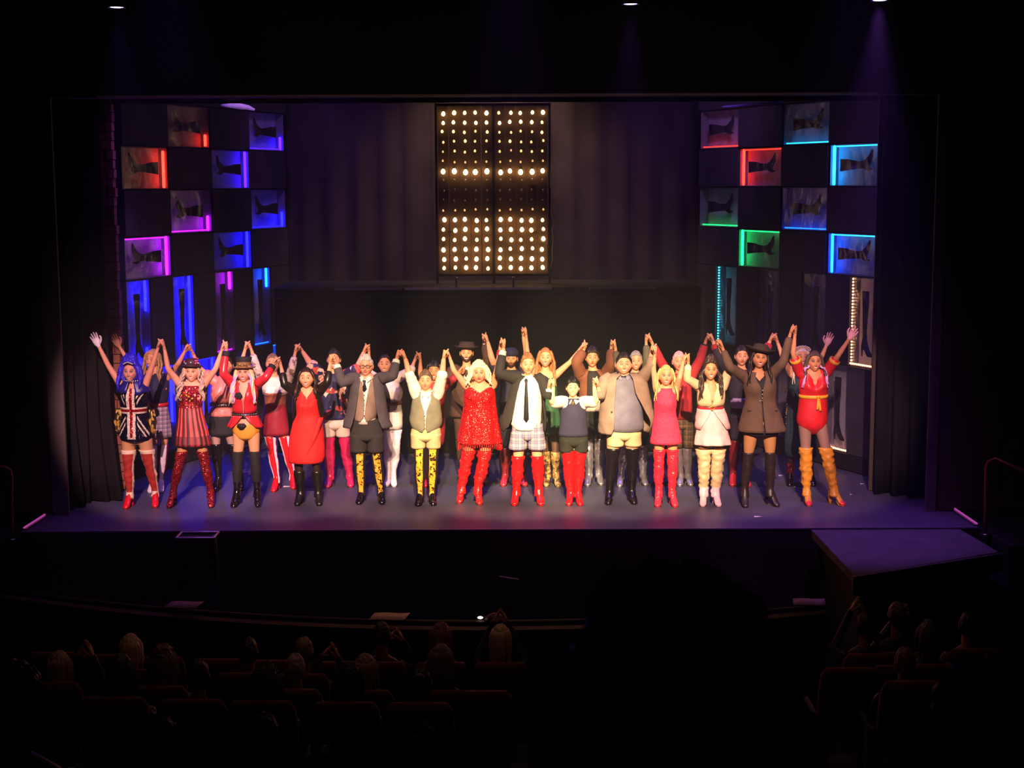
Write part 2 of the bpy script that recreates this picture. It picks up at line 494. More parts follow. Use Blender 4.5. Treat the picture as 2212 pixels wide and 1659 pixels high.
def flat(name, A, B, label, lit, side):
    """A outer (downstage) base corner, B inner (upstage) base corner; side -1 = house left"""
    A = np.array((A[0], A[1], 0.)); B = np.array((B[0], B[1], 0.))
    u = (B - A) / np.linalg.norm(B - A); L = np.linalg.norm(B - A)
    n = np.cross(u, (0, 0, 1)) * (1 if side < 0 else -1)
    if n[1] > 0: n = -n
    root = empty(name, tuple(A), label, 'stage flat', 'checkered stage flats')
    def mtx(uc, z, out=0.0):
        M = np.eye(4); M[:3, 0] = u; M[:3, 1] = -n; M[:3, 2] = (0, 0, 1)
        M[:3, 3] = u * uc + n * out + np.array((0, 0, z)); return M
    def bx(mb, u0, u1, z0, z1, d0, d1, mi=0):
        M = mtx((u0 + u1) / 2, (z0 + z1) / 2, (d0 + d1) / 2)
        mb.box(M[:3, 3], ((u1 - u0) / 2, abs(d1 - d0) / 2, (z1 - z0) / 2), mi, M[:3, :3])
    mb = MB(); bx(mb, -.02, L + .02, .02, 5.62, -.30, -.255); bx(mb, -.02, L + .02, .02, .235, -.25, 0)
    mb.obj('backing_frame', blackpaint_m, root, smooth=False)
    mb = MB(); bx(mb, -.02, L + .02, ZR[0] + .006, 5.62, -.25, 0); mb.obj('top_panel', flat_m, root, smooth=False)
    cells = []
    for r in range(4):
        for c in range(4): cells.append((r, L * c / 4, L * (c + 1) / 4, ZR[r + 1], ZR[r], (r, c)))
    for r in (4, 5):
        for c in range(8): cells.append((r, L * c / 8, L * (c + 1) / 8, ZR[r + 1], ZR[r], (r, c)))
    for r, u0, u1, z0, z1, key in cells:
        g = .006
        if key not in lit:
            mb = MB(); bx(mb, u0 + g, u1 - g, z0 + g, z1 - g, -.25, random.uniform(-.008, .008))
            mb.obj('dark_panel', flat_m, root, smooth=False); continue
        strips = lit[key]
        mb = MB(); D = -.17; w = .012
        bx(mb, u0 + g, u1 - g, z0 + g, z1 - g, D - .02, D, 0)
        bx(mb, u0 + g, u0 + g + w, z0 + g, z1 - g, D, -.03, 1); bx(mb, u1 - g - w, u1 - g, z0 + g, z1 - g, D, -.03, 1)
        bx(mb, u0 + g, u1 - g, z0 + g, z0 + g + w, D, -.03, 1); bx(mb, u0 + g, u1 - g, z1 - g - w, z1 - g, D, -.03, 1)
        box = mb.obj('light_box', [back_m, side_m], root, smooth=False)
        # boot cut-out
        mb = MB()
        uc, zc = (u0 + u1) / 2, (z0 + z1) / 2
        M = mtx(uc, zc, -.055); S = np.eye(4)
        if r < 4:   # lying on its side, toe up
            ww, hh = (u1 - u0), (z1 - z0)
            poly = [(y * ww * .62, -x * hh * 1.12) for x, y in BOOT]
        else:
            ww, hh = (u1 - u0), (z1 - z0)
            poly = [(x * ww * .95 * side, y * hh * .72 - .02) for x, y in BOOT]
        mb.prism(poly, .012, M); mb.obj('boot_cutout', cut_m, box, smooth=False)
        # crinkled clear film
        mb = MB(); nx, nz = 10, 10 if r < 4 else 18; rows = []
        rr = random.Random(hash(key) % 1000 + side)
        for i in range(nz + 1):
            row = []
            for j in range(nx + 1):
                e = 0 if i in (0, nz) or j in (0, nx) else rr.uniform(-.012, .012)
                q = mtx(u0 + .02 + (u1 - u0 - .04) * j / nx, z0 + .02 + (z1 - z0 - .04) * i / nz, -.035 + e)[:3, 3]
                row.append(q)
            rows.append(row)
        mb.loft(rows, closed=False); mb.obj('plastic_film', filmM, box)
        # LED strips
        for st_ in strips:
            where, cname, f0, f1 = st_[:4]
            bead = len(st_) > 4
            hexc, pw = glow[cname]
            mb = MB()
            inner = u1 - .045
            if where == 'in': p0, p1 = (inner, z0 + (z1 - z0) * f0 + .035), (inner, z0 + (z1 - z0) * f1 - .035)
            elif where == 'bot': p0, p1 = (u0 + (u1 - u0) * f0 + .03, z0 + .035), (u0 + (u1 - u0) * f1 - .03, z0 + .035)
            else: p0, p1 = (u0 + (u1 - u0) * f0 + .03, z1 - .035), (u0 + (u1 - u0) * f1 - .03, z1 - .035)
            a = mtx(p0[0], p0[1], -.018 if bead else -.075)[:3, 3]; bb_ = mtx(p1[0], p1[1], -.018 if bead else -.075)[:3, 3]
            if bead:
                nb = max(4, int(np.linalg.norm(bb_ - a) / .042))
                for q in range(nb + 1): mb.ball(a + (bb_ - a) * q / nb, .013, 6, 5)
                o = mb.obj('led_strip', emit('led_bead_' + cname, hexc, pw * 1.2), box); tag(o, kind='stuff')
            else:
                mb.tube([a, bb_], .02 if where == 'in' else .009, 8)
                mb.obj('led_strip', emit('led_' + cname + ('' if where == 'in' else '_dim'), hexc, pw if where == 'in' else pw * .45), box)
    return root
LA, LB = W(275, 600, 19.7), W(624, 600, 23.7)
RA, RB = W(1893, 600, 19.6), W(1506, 600, 23.5)
F = 'in'
litL = {(0, 1): [(F, 'red', .02, .38)], (0, 3): [(F, 'violet', 0, .42), ('bot', 'violet', 0, 1)],
        (1, 0): [(F, 'red', 0, .95)], (1, 2): [(F, 'violet', 0, 1)],
        (2, 1): [(F, 'magenta', 0, .42), ('bot', 'magenta', 0, 1)], (2, 3): [(F, 'blue', 0, .45), ('bot', 'blue', 0, 1)],
        (3, 0): [(F, 'magenta', 0, 1), ('top', 'magenta', 0, 1)], (3, 2): [(F, 'blue', 0, 1)],
        (4, 0): [(F, 'blue', 0, .25), (F, 'blue', .62, 1)], (4, 2): [(F, 'blue', 0, 1)], (4, 4): [(F, 'magenta', .75, 1), ('bot', 'magenta', 0, 1)],
        (4, 6): [(F, 'azure', .72, 1), ('bot', 'azure', 0, 1)],
        (5, 1): [(F, 'blue', .3, 1)], (5, 3): [(F, 'blue', 0, 1), ('top', 'blue', 0, 1)], (5, 5): [(F, 'violet', .4, .8)], (5, 7): [(F, 'azure', 0, 1), ('top', 'azure', 0, 1)]}
litR = {(0, 3): [('bot', 'red', 0, 1)], (0, 1): [('bot', 'cyan', 0, 1)],
        (1, 2): [(F, 'red', 0, 1), ('top', 'red', 0, 1)], (1, 0): [(F, 'cyan', 0, 1), ('top', 'cyan', 0, 1)],
        (2, 3): [('bot', 'green', 0, 1)], (2, 1): [('bot', 'azure', 0, 1)],
        (3, 2): [(F, 'green', 0, 1), ('top', 'green', 0, 1)], (3, 0): [(F, 'azure', 0, 1), ('top', 'cyan', 0, 1)],
        (4, 0): [(F, 'warm', 0, 1, 1), ('bot', 'warm', 0, 1, 1)], (4, 2): [], (4, 4): [], (4, 6): [(F, 'teal', 0, 1, 1)],
        (5, 1): [('bot', 'warm', 0, 1, 1)], (5, 3): [], (5, 5): [], (5, 7): []}
flat('checkered_flat', LA, LB, 'checkered boot-box flat with red, magenta and blue light strips, by the brick column', litL, -1)
flat('checkered_flat', RA, RB, 'checkered boot-box flat with cyan, green and red strips and warm bead lights', litR, 1)

# ---------------------------------------------------------------- bridge and bulb board
bz = W(1106, 621, 21.5)[2]
br = empty('bridge', (0, 21.5, 0), 'black upstage bridge platform with a thin bright edge under the bulb board', 'platform')
boxobj('deck', (-3.45, .0, bz - .14), (2.75, 1.7, bz), blackpaint_m, br)
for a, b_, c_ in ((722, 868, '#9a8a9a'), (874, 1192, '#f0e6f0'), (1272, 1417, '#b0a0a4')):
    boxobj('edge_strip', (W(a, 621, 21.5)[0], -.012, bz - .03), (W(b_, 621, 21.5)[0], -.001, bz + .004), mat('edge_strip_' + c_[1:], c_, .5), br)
d = drape('skirt', -3.45, 2.75, .06, .06, .02, bz - .15, 20, .025, None, seed=20); d.parent = br
for x in (986, 1109):
    mb = MB(); q = W(x, 612, 21.6); mb.tube([(q[0], .1, bz), (q[0], .1, bz + .12)], .018, 8); mb.ball((q[0], .1, bz + .13), .024, 8, 6)
    mb.obj('post', metal_m, br)
YB = 22.3
gx = [958, 982, 1005, 1028, 1052, 1080, 1103, 1126, 1149, 1172]
gz = [243, 264, 284, 305, 326, 348, 370, 389, 410, 431, 453, 474, 495, 516, 537, 558, 578]
lv = [.85, .75, .6, .5, .35, .25, 1.6, .05, 0, 0, .18, 1.05, 1.05, 1.05, 1.05, 1.05, 1.05]
bx_ = [W(x, 420, YB)[0] for x in gx]; bzs = [W(1065, z, YB)[2] for z in gz]
bd = empty('bulb_board', (0, YB, 0), 'tall bulb board of ten columns of warm bulbs, upper and lower rows brightest', 'light board')
board_m = mat('board_plank', '#574230', .85, var=.25, scale=4)
hw = (bx_[1] - bx_[0]) / 2
for i, x in enumerate(bx_):
    w0 = hw - .005
    boxobj('plank', (x - w0, .04, bzs[-1] - .1), (x + w0, .065, bzs[0] + .1), board_m, bd)
xm = (bx_[4] + bx_[5]) / 2
for x0_, x1_ in ((bx_[0] - hw - .04, bx_[0] - hw - .005), (xm - .018, xm + .018), (bx_[9] + hw + .005, bx_[9] + hw + .04)):
    boxobj('upright', (x0_, .03, bz + .0), (x1_, .1, bzs[0] + .14), blackpaint_m, bd)
for zz in (bzs[0] + .1, bzs[-1] - .13):
    boxobj('rail', (bx_[0] - hw - .04, .066, zz), (bx_[9] + hw + .04, .1, zz + .04), blackpaint_m, bd)
for qx, qz in ((966, 410), (973, 500), (1150, 318), (1152, 400), (1152, 500)):
    q = W(qx, qz, YB); boxobj('bracket', (q[0] - .045, -.0, q[2] - .006), (q[0] + .045, .035, q[2] + .006), metal_m, bd)
sock_m = mat('bulb_socket', '#2a2018', .5)
bulb_mesh = {}
rnd = random.Random(2)
for r, z in enumerate(bzs):
    for c, x in enumerate(bx_):
        s = lv[r] * rnd.uniform(.75, 1.15)
        lev = 0 if s < .09 else min(8, max(1, int(round(s * 5))))
        if lev not in bulb_mesh:
            mb = MB()
            mb.lathe([(.008, .052), (.024, .043), (.034, .026), (.036, .008), (.026, -.018), (.015, -.032)], 10, mi=0)
            mb.lathe([(.016, -.032), (.017, -.05), (.012, -.052)], 10, mi=1)
            e = emit('bulb_glow_%d' % lev, '#ffcc88', {1: .9, 2: 1.5, 3: 2.6, 4: 4.5, 5: 7.5, 6: 8.5, 7: 10, 8: 13}[lev]) if lev else mat('bulb_glass_off', '#a08a70', .15, spec=.8)
            o = mb.obj('bulb', [e, sock_m], bd); bulb_mesh[lev] = o.data
        else:
            o = bpy.data.objects.new('bulb', bulb_mesh[lev]); COL.objects.link(o); o.parent = bd
        sc_ = {0: .45, 1: .42, 2: .5, 3: .6, 4: .72, 5: .84, 6: .88, 7: .95, 8: 1.0}[lev]
        o.scale = (sc_,) * 3
        o.location = (x + rnd.uniform(-.012, .012), -.012, z + rnd.uniform(-.012, .012))
        o.rotation_euler = (math.radians(180 - 28), 0, rnd.uniform(-.2, .2))
# loose cable down the board's edge
mb = MB(); rr = random.Random(3)
pts = [(bx_[9] + hw + .06 + rr.uniform(-.03, .03), .01, z) for z in np.linspace(bzs[2], bzs[-1], 16)]
mb.tube(pts, .005, 6); mb.obj('cable', mat('pale_cable', '#9a8a70', .5), bd)

# ================================================================ apron, pit and lamps
pz = .0
poly = [(3.42, LIP - .05), (5.12, LIP - .05), (G(2155, 1190)[0], G(2155, 1190)[1]), (G(1845, 1240)[0], G(1845, 1240)[1])]
pl = empty('platform', (poly[0][0], poly[0][1], -1.9), 'carpeted wedge platform extending from the stage edge over the pit', 'platform')
def rel(o, root): o.location = -Vector(root.location); return o
rel(slab('deck', [(x, y - .03) for x, y in poly], -.1, -.005, plat_m, pl), pl)
rel(slab('body', [(poly[0][0] + .08, poly[0][1] - .08), (poly[1][0] - .05, poly[1][1] - .08), (poly[2][0] - .08, poly[2][1] + .02), (poly[3][0] + .08, poly[3][1] + .1)], -1.9, -.101, blackpaint_m, pl), pl)
c2, c3 = poly[2], poly[3]
rel(slab('edge_trim', [(c3[0] - .03, c3[1] - .1), (c2[0] + .03, c2[1] - .1), (c2[0] + .03, c2[1] - .035), (c3[0] - .03, c3[1] - .035)], -.2, -.006, mat('platform_edge', '#3a3034', .6), pl), pl)
# purple light strips at the apron's two corners
for a, b_, lab in ((G(52, 1146), G(97, 1117), 'thin pink glowing light strip on the apron corner near the leaning curtain pool'),
                   (G(2110, 1137), G(2062, 1104), 'thin pink glowing light strip on the apron corner by the wedge platform')):
    t = empty('light_strip', (a[0], a[1], 0), lab, 'light strip')
    mb = MB(); d_ = np.array((b_[0] - a[0], b_[1] - a[1], 0)); mb.tube([(0, 0, .032), d_ + (0, 0, .032)], .011, 8)
    mb.obj('tube', emit('pink_tube', '#c850b0', .55), t)
    mb = MB(); L_ = np.linalg.norm(d_); ang = math.atan2(d_[1], d_[0]); R_ = np.array(Matrix.Rotation(ang, 3, 'Z'))
    mb.box(d_ / 2 + (0, 0, .012), (L_ / 2, .03, .01), 0, R_); mb.obj('channel', metal_m, t, smooth=False)
# handrails
rail_m = mat('handrail_brass', '#8a4a30', .4, metal=.4)
def handrail(pts, label):
    r = empty('handrail', tuple(pts[0]), label, 'handrail')
    p = [np.array(q) - np.array(pts[0]) for q in pts]
    mb = MB(); mb.tube(p, .024, 10); mb.obj('rail', rail_m, r)
    mb = MB(); mb.tube([p[0] + (0, 0, .004), p[0] + (0, 0, .02)], .06, 12, round_ends=False); mb.obj('foot_plate', metal_m, r)
def wp(px, py, Y): return W(px, py, Y)
h0 = wp(24, 1142, 16.75); h0[2] = -.12
handrail([h0, wp(24, 1030, 16.75), wp(21, 1015, 16.75), wp(8, 1009, 16.75), wp(-60, 1006, 16.7)], 'brass handrail at the dark side steps near the curtain pool')
h1 = wp(2130, 1132, 16.7); h1[2] = -.1
handrail([h1, wp(2131, 1010, 16.7), wp(2136, 997, 16.7), wp(2150, 991, 16.68), wp(2225, 1024, 16.4)], 'brass handrail sloping down beside the wedge platform')
# orchestra pit wall, curved
pit_m = mat('pit_wall', '#2c2020', .8, var=.3, scale=3)
b = MB(); rings = []
xs = np.linspace(-7.5, 3.2, 30)
def pit_y(x): return 14.15 + .045 * (x + .2) ** 2
for x in xs: rings.append([(x, pit_y(x), -1.9), (x, pit_y(x), -.42), (x, pit_y(x) + .12, -.42), (x, pit_y(x) + .12, -1.9)])
b.loft(rings, closed=True); tag(b.obj('wall_pit', pit_m, smooth=False), kind='structure')
b = MB(); b.tube([(x, pit_y(x) + .06, -.36) for x in xs], .025, 8); pr = b.obj('trim_8', mat('pit_rail', '#3a2a28', .5)); tag(pr, kind='structure')
# seven sheets and small things on the pit edge
def sheet(px0, px1, py, label, colr, cat='paper'):
    z = -.36
    a = G(px0, py, -.33); c = G(px1, py, -.33)
    mb = MB(); y = pit_y((a[0] + c[0]) / 2) + .06; w = (c[0] - a[0]) * y / a[1]
    rows = [[((j / 6 - .5) * w + .02 * i, i * .12 - .06, .004 * math.sin(j)) for j in range(7)] for i in range(3)]
    mb.loft(rows, closed=False)
    o = solid(mb.obj('sheet_music', mat('sheet_' + colr, '#' + colr, .8)), .003)
    o.location = ((a[0] + c[0]) / 2 * y / a[1], y, -.328); tag(o, label, cat)
sheet(796, 874, 1293, 'pale sheet of music lying on the pit wall before the middle seats', 'c0a890')
sheet(1712, 1782, 1266, 'purplish sheet lying on the pit wall near the wedge platform', '8a6a80')
sheet(352, 424, 1273, 'dim mauve sheet on the pit wall below the lit stand', '7a5a78')
# lit stand at the stage lip
s0 = W(425, 1160, 16.3)
sx = s0[0]
stand = empty('music_stand', (sx, 16.35, -1.9), 'pale framed tray stand rising from the pit at the stage lip', 'stand')
tray = mat('stand_metal', '#c8b8c8', .35, metal=.5)
zt = W(425, 1156, 16.35)[2] + 1.9
mb = MB()
for (x0_, y0_, x1_, y1_) in ((-.2, .1, .22, .1), (-.22, -.1, .2, -.1), (-.2, .1, -.22, -.1), (.22, .1, .2, -.1)):
    mb.tube([(x0_, y0_, zt + y0_ * .1), (x1_, y1_, zt + y1_ * .1)], .014, 6)
mb.obj('frame', tray, stand)
mb = MB(); mb.box((0, 0, zt - .016), (.19, .09, .006)); mb.obj('tray', blackpaint_m, stand, smooth=False)
mb = MB(); mb.tube([(.2, 0, 0), (.2, 0, zt - .3), (.18, 0, zt - .02)], .03, 10); mb.obj('pole', mat('stand_pole', '#4a4468', .5), stand)
mb = MB(); mb.tube([(.2, 0, .01), (.2, 0, .03)], .17, 16, round_ends=False); mb.obj('base', metal_m, stand)
# conductor's lamp, baton-like stick and a small bracket on the pit edge
c = G(1070, 1276, -.35); yk = pit_y(c[0]) + .05; c = W(1070, 1276, yk)
lamp = empty('desk_lamp', (c[0], yk, -.335), 'small domed pit desk lamp with a tiny white bulb', 'lamp')
mb = MB(); mb.lathe([(.11, 0), (.105, .02), (.08, .05), (.03, .07), (.008, .074)], 16, sy=.7, mi=0); mb.obj('shade', mat('lamp_shade_dark', '#4a2c30', .5), lamp)
mb = MB(); mb.ball((-.15, -.01, .03), (.028, .014, .014), 8, 6); mb.obj('bulb', emit('pit_bulb', '#fff4ea', 3), lamp)
mb = MB(); mb.tube([(-.13, 0, .03), (-.09, 0, .03)], .008, 6); mb.obj('arm', metal_m, lamp)
a = W(1080, 1246, 15.2); b_ = W(1119, 1252, 15.2)
bt = empty('music_desk', (a[0], 15.2, -1.9), 'slanting pale edge of a music desk standing in the pit', 'stand')
mb = MB(); mb.tube([(0, 0, a[2] + 1.9), (b_[0] - a[0], 0, b_[2] + 1.9)], .011, 6); mb.obj('lip', mat('desk_edge', '#b09a8a', .4), bt)
mb = MB(); mb.tube([(.1, 0, 0), (.1, 0, a[2] + 1.86)], .015, 8); mb.obj('pole', blackpaint_m, bt)
mb = MB(); mb.tube([(.1, 0, .005), (.1, 0, .03)], .14, 14, round_ends=False); mb.obj('base', blackpaint_m, bt)
q = W(1098, 1288, pit_y(0) - .02)
mb = MB(); mb.tube([(0, 0, .05), (.012, 0, 0), (.07, 0, 0)], .006, 6); o = mb.obj('wire_hook', metal_m); o.location = (q[0], pit_y(q[0]) - .01, -.41); tag(o, 'small bent wire hook on the pit wall under the domed lamp', 'hook')

# downlights hanging before the proscenium
def downlight(px, py, Y, label, power, deg, aimdy=0.0, glowstr=6):
    c = W(px, py, Y)
    r = empty('downlight', tuple(c), label, 'stage light', 'downlights above the apron')
    mb = MB(); mb.lathe([(.075, .03), (.09, .03), (.1, .0), (.1, -.004), (.092, -.004), (.092, .02), (.075, .02)], 20, cap0=False, cap1=False); mb.obj('rim', blackpaint_m, r)
    mb = MB(); mb.lathe([(.09, .01), (.06, .0)], 20); mb.obj('lens', emit('purple_lens', '#b8a0ff', glowstr), r)
    mb = MB(); mb.lathe([(.09, .03), (.09, .3), (.05, .38)], 20); mb.obj('housing', blackpaint_m, r)
    mb = MB(); mb.tube([(0, 0, .36), (0, 0, 7.4 - c[2])], .015, 8); mb.obj('hanger', blackpaint_m, r)
    if power:
        l = spot((c[0], c[1], c[2] - .03), (c[0], c[1] + aimdy, 0), power, (.40, .12, 1.0), deg, .7, .06, 'downlight_lamp')
downlight(252, 16, 15.9, 'ceiling downlight above the apron over the brick column side', 120, 34, .9)
downlight(1362, 9, 15.9, 'ceiling downlight near the middle, with a soft purple beam', 200, 34, .9)
downlight(1900, 1, 15.9, 'ceiling downlight with the strongest purple beam, over the wedge platform side', 700, 38, .6)

# lamp light on the black border's hem, painted as pale pieces over the flats
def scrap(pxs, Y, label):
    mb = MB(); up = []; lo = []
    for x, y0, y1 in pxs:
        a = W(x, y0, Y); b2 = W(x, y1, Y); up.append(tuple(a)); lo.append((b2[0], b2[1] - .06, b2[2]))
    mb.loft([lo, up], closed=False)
    o = solid(mb.obj('hem_light_patch', mat('painted_hem_light', '#9c90b8', .8), BORDER), .01); o['label'] = label
scrap([(478, 226, 230), (495, 224, 233), (520, 224, 237), (538, 228, 238), (551, 236, 240)], 18.8, 'painted patch of light on the border hem above the red-lit flat')
scrap([(1560, 230, 233), (1600, 226, 231), (1640, 222, 228), (1690, 219, 223)], 18.8, 'painted sliver of light on the border hem above the cyan-lit flat')
# confetti scraps on the stage floor
rr = random.Random(6)
for k, (x, y, w_) in enumerate([(1862, 1046, 9), (1838, 1069, 5), (1718, 1053, 5), (1686, 1028, 9), (1637, 1117, 16), (622, 1052, 22), (655, 1049, 7), (600, 1040, 9), (532, 1021, 8), (1395, 1008, 6)]):
    q = G(x, y); mb = MB(); s = w_ / 180 / 2
    mb.add([(-s, -.02, .003), (s, -.025, .012), (s * .8, .03, .003), (-s * .9, .025, .01)], [(0, 1, 2, 3)])
    o = solid(mb.obj('paper_scrap', mat('paper_scrap', '#d8c8d8', .8), smooth=False), .002); o.location = (q[0], q[1], 0)
    tag(o, 'small white paper scrap on the stage floor ' + ('toward the leg curtain', 'beside the turned-out yellow boot', 'between the yellow boots and the army jacket', 'behind the army jacket, upstage', 'at the stage lip before the army jacket', 'beyond the red wrap dress, largest', 'right beside the largest scrap', 'upstage of the largest scrap', 'behind the top-hatted woman', 'far upstage behind the pink dress')[k], 'paper', 'paper scraps on the stage floor')

# ================================================================ people: builders
def sstep(a, b, x):
    t = np.clip((x - a) / (b - a), 0, 1); return t * t * (3 - 2 * t)
NT, NP = 76, 80
def head_grid():
    tt = np.linspace(0, 2 * math.pi, NT, endpoint=False)
    tt = tt - .42 * np.sin(tt)                       # angle from the face, denser at the front
    pp = np.linspace(0.02, math.pi - .02, NP)
    pp = pp + .0 * pp
    T, P = np.meshgrid(tt, pp)
    return np.sin(T) * np.sin(P), -np.cos(T) * np.sin(P), np.cos(P)
HX, HY, HZ = head_grid()
def head_shape(jaw=1.0, wide=1.0, feat=True, smile=0.5, nose=1.0):
    x, y, z = HX * .073 * wide, HY * .094, HZ * .116
    low = np.clip(-HZ, 0, 1)
    x = x * (1 - .30 * low ** 1.4 * (2 - jaw))
    x = x * (1 + .05 * np.exp(-((HZ + .25) / .3) ** 2))
    front = np.clip(-HY, 0, 1)
    y = np.where(HY > 0, y * (1 - .35 * low ** 1.2), y)
    y = np.where(HY < 0, y * (1 + .0 * low) - .012 * low * front, y)
    y = np.where(HY < 0, y * .93, y)
    if feat:
        f = sstep(.15, .5, front)
        g = lambda cx, cz, sx, sz: np.exp(-((x - cx) / sx) ** 2 - ((z - cz) / sz) ** 2)
        dy = 0
        for s in (-1, 1):
            dy = dy + .012 * g(s * .030, .010, .016, .012) - .005 * g(s * .028, .031, .02, .008) - .006 * g(s * .042, -.028, .018, .018)
        ridge = np.exp(-(x / .0085) ** 2) * sstep(.022, -.018, z) * sstep(-.043, -.030, z)
        dy = dy - nose * (.022 * ridge + .008 * g(0, -.028, .015, .009))
        dy = dy - .006 * g(0, -.054, .024, .011) + .004 * g(0, -.068, .02, .005) - .009 * g(0, -.092, .02, .016)
        dy = dy + .006 * g(0, -.054, .026, .0025)
        y = y + dy * f
    return x, y, z
def head_color(x, y, z, skin, lip, brow, shadow, blush, smile, beard=None, liner=.6):
    c = np.ones(x.shape + (3,)) * np.array(skin)
    f = sstep(.1, .4, -HY)[..., None]
    def mixin(c, k, col): k = np.clip(k, 0, 1)[..., None] * f; return c * (1 - k) + np.array(col) * k
    def e(cx, cz, sx, sz): return ((x - cx) / sx) ** 2 + ((z - cz) / sz) ** 2
    if beard is not None:
        k = sstep(-.030, -.046, z + .32 * np.abs(x)*0 - np.clip(np.abs(x) - .03, 0, 1) * .9) 
        c = mixin(c, k * (1 - np.exp(-e(0, -.054, .02, .006) * 1.0) * .6) * .95, beard)
    for s in (-1, 1):
        if blush is not None: c = mixin(c, .45 * np.exp(-e(s * .045, -.022, .018, .013)), blush)
        if shadow is not None: c = mixin(c, .85 * np.exp(-(e(s * .031, .021, .019, .010)) ** 2), shadow)
        c = mixin(c, .9 * np.exp(-(e(s * .030, .010, .0165, .0065)) ** 3), tuple(q * (1 - liner) * .5 for q in skin))
        zb = .036 + .006 * (1 - ((np.abs(x) - .030) / .022) ** 2)
        k = np.exp(-((z - zb) / .0042) ** 2) * np.where(np.sign(x) == s, 1, 0) * sstep(.056, .050, np.abs(x)) * sstep(.010, .014, np.abs(x))
        c = mixin(c, k * .9, brow)
    zc = -.055 + smile * 9.0 * x ** 2
    wl = .022 + .011 * smile
    k = np.exp(-(((x / wl) ** 2 + ((z - zc) / (.0092 + .0045 * smile)) ** 2)) ** 3)
    c = mixin(c, k, lip)
    if smile > .45:
        k = np.exp(-(((x / (wl * .82)) ** 2 + ((z - zc) / .0068) ** 2)) ** 3)
        c = mixin(c, k, (.75, .72, .66))
    else:
        k = np.exp(-(((x / (wl * .9)) ** 2 + ((z - zc) / .0018) ** 2)) ** 3)
        c = mixin(c, k * .7, (.08, .02, .02))
    return c

def grid_faces(mask=None):
    fs = []
    for i in range(NP - 1):
        for j in range(NT):
            k = (j + 1) % NT
            q = (i * NT + j, i * NT + k, (i + 1) * NT + k, (i + 1) * NT + j)
            if mask is None or all(mask.ravel()[a] for a in q): fs.append(q)
    return fs
FULL_FACES = grid_faces() + [tuple(range(NT - 1, -1, -1)), tuple((NP - 1) * NT + j for j in range(NT))]

# ---- hands: origin at the wrist, +Z towards the fingertips, palm facing -Y, thumb on +X
def hand_mb(curl, thumb, spread=.06, s=1.0):
    b = MB(); n = 12
    def sec(z, rx, ry, y=0.0):
        return [(rx * math.cos(a), y + ry * math.sin(a) * (1.0 if math.sin(a) > 0 else 1.0), z) for a in [2 * math.pi * k / n for k in range(n)]]
    b.loft([sec(-.03, .019, .015), sec(0, .022, .016), sec(.02, .033, .018, -.002), (sec(.05, .040, .0155, -.001)), sec(.078, .041, .013), sec(.09, .036, .009)])
    for k, (x, z, L) in enumerate(((.029, .083, .070), (.0105, .088, .078), (-.0095, .086, .073), (-.0285, .079, .056))):
        ang = 0.0; p = np.array((x, 0, z - .012)); pts = [p]; side = (x / .03) * spread
        for seg, (fr, cu) in enumerate(((.46, curl[0]), (.31, curl[1]), (.23, curl[2]))):
            ang += math.radians(cu * (1 + .05 * k))
            d = np.array((math.sin(side) * math.cos(ang), -math.sin(ang), math.cos(ang) * math.cos(side)))
            p = p + d * L * fr; pts.append(p)
        b.tube(pts, [.0094, .0092, .0082, .0068], 8)
    p = np.array((.024, -.006, .018)); ang, inw = thumb
    d1 = np.array((math.cos(ang), -.35, math.sin(ang))); d1 /= np.linalg.norm(d1)
    a2 = ang + .35; d2 = np.array((math.cos(a2 + inw), -.35 - .5 * inw, math.sin(a2 + inw))); d2 /= np.linalg.norm(d2)
    q = p + d1 * .042; b.tube([p, q, q + d2 * .030, q + d2 * .03 + np.array((-.1, -.3, .95)) * .022], [.0135, .0115, .0102, .0078], 8)
    return np.array(b.v), list(b.f)
HAND_OPEN = hand_mb((6, 8, 6), (.75, 0.0), .16)
HAND_GRIP = hand_mb((70, 78, 45), (.95, .5), .03)
HAND_CLAP = hand_mb((4, 5, 4), (1.0, 0.2), .05)

def nrm(v): return v / (np.linalg.norm(v) + 1e-9)
def interp(path, t):
    """path: list of points, t 0..1 by length"""
    P = [np.array(p) for p in path]; L = [np.linalg.norm(P[i + 1] - P[i]) for i in range(len(P) - 1)]
    d = t * sum(L)
    for i, l in enumerate(L):
        if d <= l or i == len(L) - 1: return P[i] + (P[i + 1] - P[i]) * (d / l)
        d -= l
SKINS = {'fair': '#e09c78', 'tan': '#d8967a', 'pink': '#dc9474', 'olive': '#c08058', 'pale': '#ecb690'}

